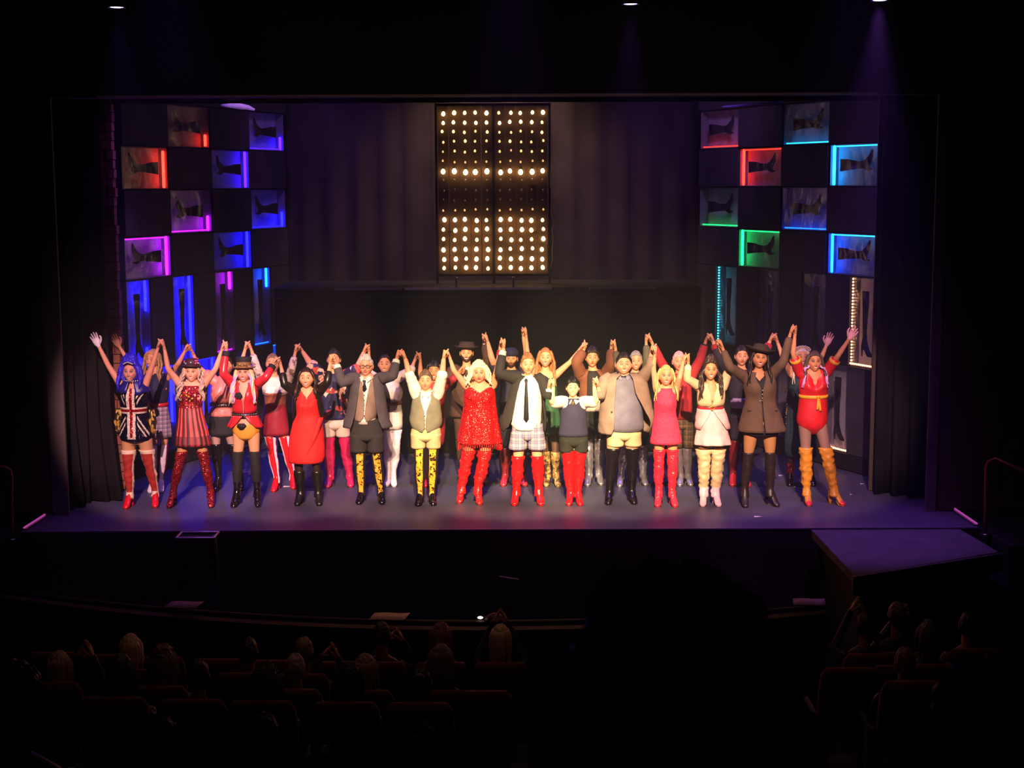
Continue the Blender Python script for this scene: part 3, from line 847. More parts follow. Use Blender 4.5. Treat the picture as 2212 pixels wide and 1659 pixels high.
class Person:
    def __init__(s, label, feet, chin, head_top, sh, eL, hL, eR, hR, wa=None, hp=None, skin='fair', legs=None, leg_top=None, male=False,
                 group=None, gL='grip', gR='grip', yaw=0., tilt=0., wide=1.0, hs=1.0, face=None, bust=None, kid=False, heel=.07, handcol=(None, None), hdy=(0, 0), depth=None, belly=0., ty=(-.18, .18)):
        s.pxc = (feet[0][0] + feet[1][0]) / 2; s.male = male; s.label = label; s.heel = heel
        gl, gr = [G(p[0], p[1]) for p in feet]
        s.toeL, s.toeR = gl, gr
        s.ty = ty; s.Y = (gl[1] + gr[1]) / 2 + .15 if depth is None else depth
        s.P = lambda x, y, dy=0.: W(x, y, s.Y + dy)
        s.mpp = s.Y / FPX * 1.0
        k = 1.0 if male else .88
        if kid: k *= .86
        s.k = k
        s.X = (gl[0] + gr[0]) / 2
        s.origin = np.array((s.X, s.Y, 0.))
        head_h = .232 * hs * (.97 if not male else 1.0)
        cz = s.P(*chin)
        hs = hs * 1.08; wide = wide * 1.05; s.hc = cz + np.array((0, -.015, .113 * hs)); s.hs = hs
        SL, SR = s.P(sh[0], sh[1]), s.P(sh[2], sh[3])
        s.SL, s.SR = SL, SR; shw = abs(SR[0] - SL[0]) / 2
        zs = (SL[2] + SR[2]) / 2; xs = (SL[0] + SR[0]) / 2
        top = s.P(chin[0], head_top)[2]; H = top
        zw = .615 * H; zh = .525 * H; zc = .47 * H
        if wa: a, b = s.P(wa[1], wa[0]), s.P(wa[2], wa[0]); zw = a[2]; wx, ww = (a[0] + b[0]) / 2, (b[0] - a[0]) / 2
        else: wx, ww = xs, shw * .78
        if hp: a, b = s.P(hp[1], hp[0]), s.P(hp[2], hp[0]); zh = a[2]; hx, hw = (a[0] + b[0]) / 2, (b[0] - a[0]) / 2; zc = zh - .085
        else: hx, hw = (xs + s.X) / 2, shw * .85
        s.zs, s.zw, s.zh, s.zc, s.hx, s.hw, s.wx, s.ww, s.xs, s.shw = zs, zw, zh, zc, hx, hw, wx, ww, xs, shw
        # torso profile: z, cx, cy, rx, ry
        bw = .025 * k if not male else 0
        T = [(zs + .075, s.hc[0] * .5 + xs * .5, .01, .052 * k, .055 * k), (zs + .035, xs, .008, shw * .50, .07 * k), (zs - .005, xs, .005, shw * .86, .088 * k),
             (zs - .07, xs, 0., shw * .99, .105 * k), (zs - .16, xs * .7 + wx * .3, -.012 - bw * .5, (shw * .92 + ww * .12), .118 * k + bw), (zs * .35 + zw * .65, wx, 0., ww * 1.04 + .004, max(.10 * k, ww * .66) + belly * .6),
             (zw, wx, -belly * .4, ww, max(.095 * k, ww * .68) + belly), (zw * .4 + zh * .6, hx * .7 + wx * .3, 0, hw * .93, max(.11 * k, hw * .68) + belly * .6), (zh, hx, .0, hw, max(.115 * k, hw * .68)), (zc - .02, hx, .0, hw * .86, max(.10 * k, hw * .6))]
        T.sort(key=lambda r: r[0])
        s.T = np.array(T)
        # legs
        def leg(side, toe):
            hip = np.array((hx + side * hw * .50, s.Y, zc + .04))
            yw = s.ty[0 if side < 0 else 1]; ank = np.array((toe[0] - math.sin(yw) * .172, toe[1] + math.cos(yw) * .172, .085 + heel))
            kn = hip * .5 + ank * .5; kn[2] = .30 * 0 + (hip[2] * .53 + ank[2] * .47) - .03; kn[1] -= .025; kn[0] += side * .004
            return [hip, kn, ank]
        s.legL, s.legR = leg(-1, gl), leg(1, gr)
        # arms: elbow depth found from the arm's true length
        lu, lf = .285 * k * (H / 1.75 if not kid else .9), .25 * k * (H / 1.75 if not kid else .9)
        def arm(S, e, h, dy):
            if e is None: return None
            Hn = s.P(h[0], h[1], dy); E = s.P(*e)
            l = math.hypot(E[0] - S[0], E[2] - S[2])
            d = -math.sqrt(max(0, min(lu * lu - l * l, .03)))
            E = s.P(e[0], e[1], d * .8 + dy * .3)
            return [S, E, Hn]
        s.armL, s.armR = arm(SL, eL, hL, hdy[0]), arm(SR, eR, hR, hdy[1])
        s.bust = 0 if (male or bust == 0) else (bust or .062)
        s.build_body(skin, legs, leg_top, gL, gR, handcol, yaw, tilt, wide, face or {}, bust)
        tag(s.body, label, 'person', group)
    def R(s, off): return s.k
    def leg_rad(s, z, side):
        L = s.legL if side < 0 else s.legR
        hip, kn, an = L[0][2], L[1][2], L[2][2]
        th = min(.088 * s.k * (s.hw / .155), s.hw * .47)
        pts = [(hip + .05, th), (hip - .05, th * .98), (kn + .12, th * .74), (kn, .056 * s.k), (kn - .12, .058 * s.k), ((kn + an) / 2 - .02, .050 * s.k), (an + .06, .036 * s.k), (an, .035 * s.k), (an - .2, .034)]
        zz = [p[0] for p in pts][::-1]; rr = [p[1] for p in pts][::-1]
        return float(np.interp(z, zz, rr))
    def leg_pt(s, z, side):
        hip, kn, an = s.legL if side < 0 else s.legR
        if z > kn[2]: t = (z - kn[2]) / (hip[2] - kn[2]); return kn + (hip - kn) * t
        t = (z - an[2]) / (kn[2] - an[2]); return an + (kn - an) * t
    def arm_rad(s, t):
        return float(np.interp(t, [0, .12, .45, .52, .62, .95, 1], np.array([.060, .054, .042, .038, .040, .027, .026]) * s.k * (1.12 if s.male else 1.0)))
    def tor(s, z):
        return [float(np.interp(z, s.T[:, 0], s.T[:, i])) for i in (1, 2, 3, 4)]
    def build_body(s, skin, legs, leg_top, gL, gR, handcol, yaw, tilt, wide, face, bust):
        b = MB(); O = s.origin
        n = 24
        rings = []
        for z in np.linspace(s.T[0, 0], s.T[-1, 0], 22):
            cx, cy, rx, ry = s.tor(z)
            q_ = np.interp(z, [s.zs - .12, s.zs - .03], [.86, .95]); rings.append([(cx + q_ * rx * math.sin(a), s.Y + cy - q_ * .96 * ry * math.cos(a), z) for a in [2 * math.pi * i / n for i in range(n)]])
        b.loft(rings)
        nk = np.array((s.xs * .6 + s.hc[0] * .4, s.Y + .01, s.zs + .0))
        b.tube([nk, nk * .4 + (s.hc + np.array((0, .02, -.05))) * .6, s.hc + np.array((0, .02, -.02))], [.062 * s.k, .054 * s.k, .052 * s.k], 14)
        for side in (-1, 1):
            zz = np.linspace((s.legL if side < 0 else s.legR)[0][2] + .0, (s.legL if side < 0 else s.legR)[2][2], 16)
            b.tube([s.leg_pt(z, side) for z in zz], [s.leg_rad(z, side) for z in zz], 14)
            A = s.armL if side < 0 else s.armR
            if A is not None:
                hd = nrm(A[2] - A[1]); wr = A[2] - hd * .085 * s.k
                if (gL if side < 0 else gR) == 'grip': wr = wr + np.array((-side * .018, side * .010, 0))
                s.__dict__['wrL' if side < 0 else 'wrR'] = wr
                path = [A[0] + np.array((-side * .05, 0, -.03)), A[0], A[1], wr]
                s.__dict__['pathL' if side < 0 else 'pathR'] = path[1:]
                ts = np.linspace(0, 1, 15)
                pts = [path[0]] + [interp(path[1:], t) for t in ts]
                b.tube(pts, [.066 * s.k] + [s.arm_rad(t) for t in ts], 12)
            f = s.toeL if side < 0 else s.toeR; an = (s.legL if side < 0 else s.legR)[2]
            yw = s.ty[0 if side < 0 else 1]; b.tube([an, an + np.array((math.sin(yw) * .06, -math.cos(yw) * .06, -.04 - s.heel * .5))], [.033, .026], 10)
        if not s.male and bust != 0:
            bb = (bust or .062) * .86
            for q in (-1, 1): b.ball((s.xs + q * s.shw * .46, s.Y - .062 * s.k, s.zs - .155), (bb, bb * .9, bb), 14, 10)
        tmp = b.obj('tmp', [])
        m = tmp.modifiers.new('r', 'REMESH'); m.mode = 'VOXEL'; m.voxel_size = .0135
        m2 = tmp.modifiers.new('s', 'SMOOTH'); m2.iterations = 4; m2.factor = .5
        dg = bpy.context.evaluated_depsgraph_get()
        me = tmp.evaluated_get(dg).to_mesh()
        nv = len(me.vertices); co = np.empty(nv * 3); me.vertices.foreach_get('co', co); co = co.reshape(-1, 3)
        fs = [tuple(p.vertices) for p in me.polygons]
        tmp.evaluated_get(dg).to_mesh_clear()
        md = tmp.data; bpy.data.objects.remove(tmp); bpy.data.meshes.remove(md)
        sk = np.array(lin(SKINS.get(skin, skin)))
        col = np.ones((nv, 3)) * sk
        if legs:
            zt = leg_top if leg_top is not None else s.zc + .03
            col[(co[:, 2] < zt)] = lin(legs)
        out = MB(); out.add(co - O, fs, 0, col)
        # head
        R = np.array((Matrix.Rotation(yaw, 3, 'Z') @ Matrix.Rotation(tilt, 3, 'Y') @ Matrix.Rotation(face.get('nod', .0), 3, 'X')))
        s.HR = R
        sm = face.get('smile', .6)
        x, y, z = head_shape(face.get('jaw', 1.1 if s.male else .95), wide, True, sm, face.get('nose', 1.05 if s.male else .85))
        c = head_color(x, y, z, sk * 1.0, lin(face.get('lip', '#b05048' if s.male else '#b02a30')), lin(face.get('brow', '#3a2418')),
                       lin(face['shadow']) if face.get('shadow') else None, lin(face['blush']) if face.get('blush') else None, sm,
                       lin(face['beard']) if face.get('beard') else None, face.get('liner', .5 if s.male else .9))
        pts = np.stack([x, y, z], -1).reshape(-1, 3) * s.hs
        hw = (R @ pts.T).T + s.hc - O
        out.add(hw, FULL_FACES, 0, c.reshape(-1, 3))
        for q in (-1, 1):
            p = R @ (np.array((q * .030 * wide, -.0745, .010)) * s.hs) + s.hc - O
            out.ball(p, np.array((.0125, .0085, .0062)) * s.hs, 10, 8, R=R, col=(.55, .50, .46))
            p = R @ (np.array((q * .030 * wide, -.0800, .0102)) * s.hs) + s.hc - O
            out.ball(p, np.array((.0062, .004, .0058)) * s.hs, 8, 6, R=R, col=(.015, .01, .008))
            p = R @ (np.array((q * .074 * wide, .006, -.004)) * s.hs) + s.hc - O
            out.ball(p, np.array((.009, .017, .030)) * s.hs, 10, 8, R=R, col=sk * .95)
        # hands
        for side, g in ((-1, gL), (1, gR)):
            A = s.armL if side < 0 else s.armR
            if A is None or g is None: continue
            wr = s.wrL if side < 0 else s.wrR
            zd = nrm(A[2] - A[1])
            V, F = {'grip': HAND_GRIP, 'open': HAND_OPEN, 'clap': HAND_CLAP}[g]
            hk = (.45 + .55 * s.k) * 1.22
            if g == 'grip':     # palm towards the neighbour's hand
                pn = np.array((float(side), -.25, 0.)); shift = np.zeros(3)
            elif g == 'clap': pn = np.array((-float(side), .0, 0.)); shift = np.zeros(3)
            else: pn = np.array((-.1 * side, -1., .1)); shift = np.zeros(3)
            pn = nrm(pn - zd * np.dot(pn, zd)); yd = -pn; xd = np.cross(yd, zd)
            want = np.array((0, -1., 0)) if g == 'grip' else np.array((-side * 1., 0, 0))
            V2 = V.copy(); F2 = F
            if np.dot(xd, want) < 0:      # mirror so the thumb lies on the right side
                V2 = V * (-1, 1, 1); F2 = [tuple(reversed(f)) for f in F]
            M = np.stack([xd, yd, zd], 1)
            hc = handcol[0 if side < 0 else 1]
            out.add((M @ (V2 * hk).T).T + wr + shift - O, F2, 0, np.array(lin(hc)) if hc else sk)
        s.body = out.obj('person', skin_mat(), None, True, tuple(O), colattr=True)
    # ---------------- clothing -------------------------------------------------
    def child(s, mb, name, mats, label=None, smooth=True):
        mb.v = [tuple(np.array(v) - s.origin) for v in mb.v]
        o = mb.obj(name, mats, s.body, smooth)
        if label: o['label'] = label
        return o
    def wrap(s, name, rows, m, off=.012, n=48, sub=3, pleat=None, opening=None, fn=None, dep=None, thick=.012, mb=None, cy=None, label=None, neck=0., seed=0, wr=.011, cap1=True, shorts=None):
        """rows: (y, x_left, x_right) measured on the cloth; (y,) or (y, None, None) follows the body there"""
        R = []
        for i, r in enumerate(rows):
            y = r[0]
            if len(r) < 2 or r[1] is None:
                z = s.P(s.pxc, y)[2]; c = s.tor(z); R.append([z, c[0], c[1], c[2] + off, c[3] + off])
            else:
                a, b2 = s.P(r[1], y), s.P(r[2], y); z = (a[2] + b2[2]) / 2; rx = (b2[0] - a[0]) / 2; c = s.tor(z)
                ry = max(rx * .66, (c[3] + off)) if z > s.zc else min(max(rx * .72, .12), rx * .95)
                if dep: ry = dep * rx
                R.append([z, (a[0] + b2[0]) / 2, c[1] * (1 if z > s.zw else .3), rx, ry])
        R = np.array(R); o = np.argsort(R[:, 0]); 
        ops = np.array(opening) if opening is not None else None
        if R[0, 0] > R[-1, 0]:
            R = R[::-1]
            if ops is not None and ops.ndim: ops = ops[::-1]
        t = np.arange(len(R)); tt = np.linspace(0, len(R) - 1, (len(R) - 1) * sub + 1)
        cols = []
        for i in range(5):
            v = np.interp(tt, t, R[:, i])
            # smooth the polyline a little
            if len(v) > 4 and i: v[1:-1] = .25 * v[:-2] + .5 * v[1:-1] + .25 * v[2:]
            cols.append(v)
        Z, CX, CY, RX, RY = cols
        if ops is not None:
            if ops.ndim == 0: ops = np.full(len(R), float(ops))
            if ops.ndim == 1: ops = np.stack([ops, ops], 1)
            OL = np.interp(tt, t, ops[:, 0]); OR = np.interp(tt, t, ops[:, 1])
        rnd = random.Random(seed + len(rows)); rings = []
        p1 = rnd.uniform(0, 6)
        for i in range(len(tt)):
            rg = []
            f = 1 - i / (len(tt) - 1)       # 1 at the hem
            if ops is None: ang = [-math.pi + 2 * math.pi * j / n for j in range(n)]
            else: ang = [OR[i] + (2 * math.pi - OR[i] - OL[i]) * j / (n - 1) for j in range(n)]
            for a in ang:
                k = 1.0
                if pleat: k += pleat[1] * f * math.cos(a * pleat[0] + p1)
                sa, ca = math.sin(a), math.cos(a)
                if wr:
                    wx_ = CX[i] + RX[i] * sa
                    k += wr * 3.2 * (mnoise.noise(Vector((wx_ * 13 + Z[i] * 7 + seed, ca * 1.2, Z[i] * 11 - abs(wx_ - CX[i]) * 14))))
                dy = 0.
                if s.bust and ca > 0:
                    dy = (.034 if s.bust < .07 else .05) * (math.exp(-((abs(sa) - .46) / .30) ** 2)) * math.exp(-((Z[i] - s.zs + .155) / (.055 if Z[i] < s.zs - .155 else .075)) ** 2) * ca ** .5
                zz = Z[i]
                if neck:
                    aa = min(abs(a), abs(a - 2 * math.pi))
                    zz -= neck * max(0., 1 - aa / .62) * min(1., max(0., (Z[i] - (Z[-1] - 2.2 * neck)) / (2.2 * neck)))
                rg.append((CX[i] + RX[i] * k * sa, s.Y + CY[i] - RY[i] * k * ca - dy, zz))
            rings.append(rg)
        own = mb is None
        if own: mb = MB()
        N = len(rings)
        f2 = None
        if fn:
            def f2(i, j):
                a = -math.pi + 2 * math.pi * (j + .5) / n
                ii = min(i, N - 2)
                q = rings[ii][j % n]; q2 = rings[ii + 1][(j + 1) % n]
                return fn(a, (q[2] + q2[2]) / 2, (q[0] + q2[0]) / 2)
        mb.loft(rings, closed=ops is None, cap0=True, cap1=cap1 and not neck, fn=f2)
        if not own: return None
        ob = s.child(mb, name, m, label)
        if ops is not None: solid(ob, thick, 1)
        return ob
    def shorts(s, rows, hem, m, gap=.5, off=.006, wr=.010, name='shorts', cuff=None):
        """rows cover the hips; hem = (y, xl, xr) spans both leg openings"""
        q = rows[-1]; w_ = (q[2] - q[1]) * .22; rows = list(rows) + [(q[0] + 6, q[1] + w_, q[2] - w_), (q[0] + 9, q[1] + w_ * 1.7, q[2] - w_ * 1.7)]
        mb = MB(); s.wrap(name, rows, m, off, mb=mb, wr=wr)
        xm = (hem[1] + hem[2]) / 2
        for sd in (-1, 1):
            a, b2 = (s.P(hem[1], hem[0]), s.P(xm - gap, hem[0])) if sd < 0 else (s.P(xm + gap, hem[0]), s.P(hem[2], hem[0]))
            zb = a[2]; L = s.legL if sd < 0 else s.legR
            cxb, rxb = (a[0] + b2[0]) / 2, (b2[0] - a[0]) / 2
            r0 = np.array(rows[-3]); A0, B0 = s.P(r0[1], r0[0]), s.P(r0[2], r0[0])
            zt = A0[2] + .05; w0 = (B0[0] - A0[0]) / 2; cx0 = (A0[0] + B0[0]) / 2 + sd * w0 * .50
            rings = []
            for i in range(9):
                t = i / 8; z = zb + (zt - zb) * t; cx = cxb + (cx0 - cxb) * t; rx = rxb + (w0 * .50 - rxb) * t; c = s.leg_pt(z, sd); hr = max(w0 * .66, s.tor(A0[2])[3] + off); ry_ = max(rx, s.leg_rad(z, sd) + off) * 1.05; q_ = sstep(0, 1, t); ry_ += (hr - ry_) * q_; c = c + (np.array((0, s.Y, 0)) - c) * q_
                rings.append([(cx + rx * (1 + wr * 3 * mnoise.noise(Vector((math.sin(a_) * 2, math.cos(a_) * 2 + sd, z * 20)))) * math.sin(a_), c[1] - ry_ * math.cos(a_), z) for a_ in [2 * math.pi * j / 28 for j in range(28)]])
            mb.loft(rings)
        return s.child(mb, name, m)
    def sleeve(s, name, side, t0, t1, m, off=.010, flare=0., mb=None, cuff=None, n=14, wr=.0, mi=0):
        path = s.pathL if side < 0 else s.pathR
        own = mb is None
        if own: mb = MB()
        ts = np.linspace(t0, t1, max(4, int((t1 - t0) * 18)))
        pts = [interp(path, t) for t in ts]; rad = [s.arm_rad(t) + off + flare * max(0, (t - t0) / (t1 - t0)) + random.uniform(-wr, wr) for t in ts]
        if t0 <= .01:
            pts = [pts[0] + np.array((-side * .045, 0, -.035))] + pts; rad = [rad[0] * 1.1] + rad
        mb.tube(pts, rad, n, mi=mi, round_ends=(t0 <= .01))
        if cuff:
            c0, c1, mat_i, o2 = cuff
            ts = np.linspace(c0, c1, 4)
            mb.tube([interp(path, t) for t in ts], [s.arm_rad(t) + o2 for t in ts], n, mi=mat_i, round_ends=False)
        if own: return s.child(mb, name, m)
    def boot(s, side, ytop, m, off=.009, wr=.004, heel=None, fn=None, shoe=None, heelw=.020, toe_yaw=None, flare=0., name='boot', label=None, sole=None, seed=0, shaft=True, toe_only=False):
        heel = s.heel if heel is None else heel
        L = s.legL if side < 0 else s.legR; toe = s.toeL if side < 0 else s.toeR; an = L[2]
        mb = MB(); n = 20; rnd = random.Random(seed + (3 if side > 0 else 0) + int(an[0] * 97))
        if shaft:
            zt = s.P(s.pxc, ytop)[2]
            nz = max(8, int((zt - an[2]) / .018)); rings = []
            for i in range(nz + 1):
                zlo = an[2] - heel * .55 - .02
                z = zlo + (zt - zlo) * i / nz
                c = s.leg_pt(max(z, an[2]), side).copy(); r = s.leg_rad(z, side) + off + flare * (i / nz) ** 3
                if z < an[2] + .02: c[1] -= (an[2] + .02 - z) * .35; r += (an[2] + .02 - z) * .10
                ring = []
                for j in range(n):
                    a = -math.pi + 2 * math.pi * j / n
                    k = r + wr * min(1., .25 + (z - zlo) / .2) * (.35 + mnoise.noise(Vector((math.sin(a) * 1.5 + an[0] * 5, math.cos(a) * 1.5, z * 26)))) * 1.8
                    ring.append((c[0] + k * math.sin(a), c[1] - k * math.cos(a), z))
                rings.append(ring)
            f2 = (lambda i, j: fn(-math.pi + 2 * math.pi * (j + .5) / n, (min(i, nz)) / nz)) if fn else None
            mb.loft(rings, fn=f2)
        yw = s.ty[0 if side < 0 else 1]
        d = np.array((math.sin(yw), -math.cos(yw), 0)); w = np.array((math.cos(yw), math.sin(yw), 0))
        base = np.array((toe[0], toe[1], 0)) - d * .215      # heel line
        k = .92 + .08 * (s.k > .95); h = heel
        sec = [(-.035, .012, h + .01, h + .05), (-.025, .028, h, h + .09), (.01, .036, h, h + .15), (.05, .039, h * .92, h + .145), (.09, .042, h * .6, h * .85 + .105), (.13, .045, .016 + h * .18, .088 + h * .3), (.165, .046, .004, .066), (.195, .038, .003, .05), (.212, .018, .006, .034)]
        rings = []
        for t, hw, z0, z1 in sec:
            c = base + d * t; zc, rz = (z0 + z1) / 2, (z1 - z0) / 2
            rings.append([c + w * hw * k * math.cos(a) + np.array((0, 0, zc + rz * math.sin(a) * (1 if math.sin(a) > 0 else .9))) for a in [2 * math.pi * j / n for j in range(n)]])
        si = shoe if shoe is not None else 0
        mb.loft(rings, fn=lambda i, j: (si if (i >= 6 or not toe_only) else 0))
        # sole and heel
        si2 = sole if sole is not None else si
        mb.tube([base + d * .10 + (0, 0, .004 + h * .4), base + d * .14 + (0, 0, .008), base + d * .19 + (0, 0, .006)], [.02, .038 * k, .03 * k], 10, flat=.16, ref=(0, 0, 1), mi=si2)
        if h > .02:
            mb.tube([base + d * -.005 + (0, 0, h + .02), base + d * -.01 + (0, 0, h * .4), base + d * -.008 + (0, 0, .0)], [.03, heelw, heelw * .85], 10, round_ends=False, mi=si2)
        return s.child(mb, name, m, label)
    def belt(s, y, m, h=.022, off=.02, name='belt', xl=None, xr=None, label=None):
        a = s.P(s.pxc, y)[2]; mb = MB(); n = 40; rings = []
        if xl is not None:
            A, B = s.P(xl, y), s.P(xr, y); cx, rx = (A[0] + B[0]) / 2, (B[0] - A[0]) / 2; ry = max(rx * .68, s.tor(a)[3] + off); cy = s.tor(a)[1] * (1 if a > s.zw else .3)
        else:
            cx, cy, rx, ry = s.tor(a); rx += off; ry += off
        for z, o in ((a - h, -.012), (a - h, .004), (a + h, .004), (a + h, -.012)):
            rings.append([(cx + (rx + o) * math.sin(q), s.Y + cy - (ry + o) * math.cos(q), z) for q in [2 * math.pi * j / n for j in range(n)]])
        mb.loft(rings, cap0=False, cap1=False)
        return s.child(mb, name, m, label)
    def front(s, x, y, off=.0):
        """a point on the front of the torso under photo position x, y"""
        p = s.P(x, y); c = s.tor(p[2]); k = np.clip((p[0] - c[0]) / (c[2] + .012), -.98, .98)
        return np.array((p[0], s.Y + c[1] - (c[3] + .014) * math.sqrt(1 - k * k) - off, p[2]))
    # ---------------- hair and hats -------------------------------------------
    def hp_(s, p): return (s.HR @ (np.array(p) * s.hs)) + s.hc
    def hair(s, m, vol=1.09, line=.078, side_z=-.01, nape=-.085, rough=.006, strands=None, top=0., part=None, name='hair', label=None, mi_fn=None, seed=1, wide=1.0):
        x, y, z = head_shape(1.1, wide, False)
        top_k = np.clip(HZ, 0, 1)
        vx, vy, vz = x * vol * 1.02, y * vol, z * vol + top * top_k ** 1.5
        hl = np.where(y < -.028, line - .035 * np.abs(x / .073) ** 2, np.where(y < .02, side_z + 0 * x, nape * np.clip((y - .0) / .05, .0, 1) + side_z * (1 - np.clip(y / .05, 0, 1))))
        t = np.clip((y + .055) / .04, 0, 1)
        hl_front = line + .016 - .05 * (np.abs(x) / .073) ** 2.5
        hl = hl_front * (1 - t) + np.where(y < .01, side_z, nape * np.clip((y - .01) / .05, 0, 1) + side_z * (1 - np.clip((y - .01) / .05, 0, 1))) * t
        mask = z > hl
        nz = np.array([mnoise.noise(Vector((math.atan2(a, -b_) * 6.5 + seed, c * 16, 3.1))) + .6 * mnoise.noise(Vector((a * 40, b_ * 40, c * 30 + seed))) for a, b_, c in zip(vx.ravel(), vy.ravel(), vz.ravel())]).reshape(vx.shape)
        k = 1 + nz * rough / .08
        pts = np.stack([vx * k, vy * k, vz * k], -1).reshape(-1, 3)
        mb = MB(); fs = grid_faces(mask)
        fs.append(tuple(range(NT - 1, -1, -1)))
        used = sorted({i for f in fs for i in f}); idx = {u: i for i, u in enumerate(used)}
        P = [s.hp_(pts[u]) for u in used]
        # an inner skin closes the cap into a thick shell
        inner = [s.hp_(pts[u] / vol * .97) for u in used]
        f2 = [tuple(idx[i] for i in f) for f in fs]
        o = mb.add(P, f2); oi = mb.add(inner, [tuple(reversed(f)) for f in f2])
        from collections import Counter
        ec = Counter()
        for f in f2:
            for a, b_ in zip(f, f[1:] + f[:1]): ec[(a, b_)] += 1
        for (a, b_) in list(ec):
            if (b_, a) not in ec: mb.add([P[b_], P[a], inner[a], inner[b_]], [(0, 1, 2, 3)])
        if strands: s.strands(mb, **{**dict(mi_fn=mi_fn, vol=vol, seed=seed), **strands})
        return s.child(mb, name, m, label)
    def strands(s, mb, y_end, n=9, r=.014, wave=.008, spread=.0, front=.5, a0=55, a1=175, vol=1.1, mi_fn=None, seed=1, back=True, z0=.05, tip=.35, freq=9.):
        """locks falling from the temples and the crown to photo height y_end"""
        rnd = random.Random(seed)
        ze = s.P(s.pxc, y_end)[2]
        for side in (-1, 1):
            for k in range(n):
                f = k / max(1, n - 1)
                a = math.radians(a0 + (a1 - a0) * f)
                h = np.array((side * math.sin(a) * .077 * vol, -math.cos(a) * .094 * vol, z0 - .01 * f))
                p0 = s.hp_(h); p0t = s.hp_(h * (.78, .78, 1.) + np.array((0, 0, .030)))
                zz = ze + rnd.uniform(-.01, .05)
                if f > .6: zz = min(zz, s.zs - .05)
                out = s.hp_(np.array((side * (math.sin(a) * .088 * vol + .012), -math.cos(a) * .098 * vol, -.06)))
                dn = out.copy(); dn[2] = zz; dn[0] += side * (spread * (1 - f * .5)) + rnd.uniform(-.012, .012)
                if f < front: dn[1] = min(dn[1], s.Y - .13 * s.k - .01)
                elif f > .5: dn[1] = max(dn[1], s.Y + .10)
                mid = out * .5 + dn * .5
                if f < front: mid[1] = min(mid[1], s.Y - .12 * s.k - .02)
                pts = []; N = 16; ctrl = [p0t, p0, out, mid, dn]; ph = rnd.uniform(0, 6)
                for i in range(N):
                    q = interp(ctrl, i / (N - 1)); w_ = wave * min(1, i / 5)
                    pts.append(q + np.array((math.sin(i / N * freq + ph) * w_, math.cos(i / N * freq + ph) * w_ * .7, 0)))
                rad = [r * (1.0 if i < N - 5 else 1 - (1 - tip) * (i - N + 6) / 5) * rnd.uniform(.85, 1.15) for i in range(N)]
                mb.tube(pts, rad, 7, mi=mi_fn(f, side) if mi_fn else 0, flat=.75)
    def hat(s, prof, m, z=.05, tilt=(0, 0), name='hat', sy=1.2, fn=None, label=None, n=32, brim=None):
        R = s.HR @ np.array(Matrix.Rotation(tilt[0], 3, 'X') @ Matrix.Rotation(tilt[1], 3, 'Y'))
        mb = MB(); c = s.hp_((0, .005, z))
        if brim:
            prof2 = prof
        rings = []
        for r, zz in prof:
            ring = []
            for k in range(n):
                a = 2 * math.pi * k / n; zc = zz
                if brim and r > brim[0]: zc = zz + brim[1] * abs(math.cos(a)) ** 2.0 * (r - brim[0]) / .05
                ring.append(c + R @ (np.array((r * math.cos(a), r * math.sin(a) * sy, zc)) * s.hs))
            rings.append(ring)
        mb.loft(rings, fn=fn)
        return s.child(mb, name, m, label)

# ================================================================ the front row, from the brick column across
red_pat = mat('red_patent', '#d01420', .28, var=.12, coat=.4)
blk_pat = mat('black_patent', '#0e0c10', .16, coat=.6, spec=.7)
blk_suede = mat('black_suede', '#131016', .8)
blk_leather = mat('black_leather', '#17130f', .35, spec=.6)
cream_l = mat('cream_leather', '#e6d2b0', .5)
white_c = mat('white_cotton', '#e8e0d4', .85, bump=.1, bscale=25)
gold_m = mat('gold_trim', '#c89a3c', .3, metal=.8)
silver_m = mat('silver_trim', '#cfcad4', .25, metal=.9)
snake_y = blotch('yellow_snake_print', ['#f0b030', '#e89a20', '#3a200c', '#f4c050', '#2a160a', '#f0b030'], 44, .4, pos=[0, .3, .5, .58, .8, .88])
HP = {}
def clasp(*a): return a
PINKLIP = '#c03050'

# 1 --- flag dress, blue beehive
p = Person('woman in a blue beehive wig and sequined flag minidress, gloved hand flung open', ((269, 1101), (335, 1098)), (283, 825), 780, (263, 834, 313, 834),
           (234, 790), (207, 735), (330, 787), (349, 738), (895, 264, 318), (940, 260, 330), 'tan', '#c89468', None, gL='open', handcol=('#e8dcec', None),
           face=dict(smile=.8, shadow='#4a3a70', blush='#d06070', lip='#b02030', liner=1.0, brow='#2a1a2a'), heel=.09)
def flagfn(cx, zc):
    def fn(a, z, x):
        if abs(a) > 1.75: return 0
        u, v = (x - cx) / .19, (z - zc) / .33
        if (abs(u) < .085 and v > -1.02 and v < .85) or (abs(v) < .04 and abs(u) < .92): return 2
        if (abs(u) < .27 and v > -1.06 and v < .85) or (abs(v) < .115 and abs(u) < .95): return 1
        d = abs(abs(u) - abs(v) * 1.02)
        if .2 < abs(u) < 1.05 and abs(v) < 1.0:
            if .07 < d < .17 and abs(u) > .38: return 1
        return 0
    return fn
navy_seq = sequin('navy_sequin', '#14143e', '#04040f', 140, .5, .25)
fl = [navy_seq, sequin('white_sequin', '#efe2c8', '#d8c8b0', 140, .1, .4), sequin('red_sequin_band', '#c01020', '#70060e', 90, .4, .25)]
c = p.P(290, 884)
p.wrap('minidress', [(838, 268, 310), (852, 262, 318), (870, 259, 320), (893, 263, 317), (915, 259, 322), (938, 257, 329), (950, 262, 328), (958, 280, 312)], fl, .012, n=200, sub=12, wr=0, fn=flagfn(c[0] - .01, c[2]))
mb = MB(); ring = []
for k in range(40):
    a = -math.pi + 2 * math.pi * k / 40 
    ring.append(a)
cz = p.zs
rows = []
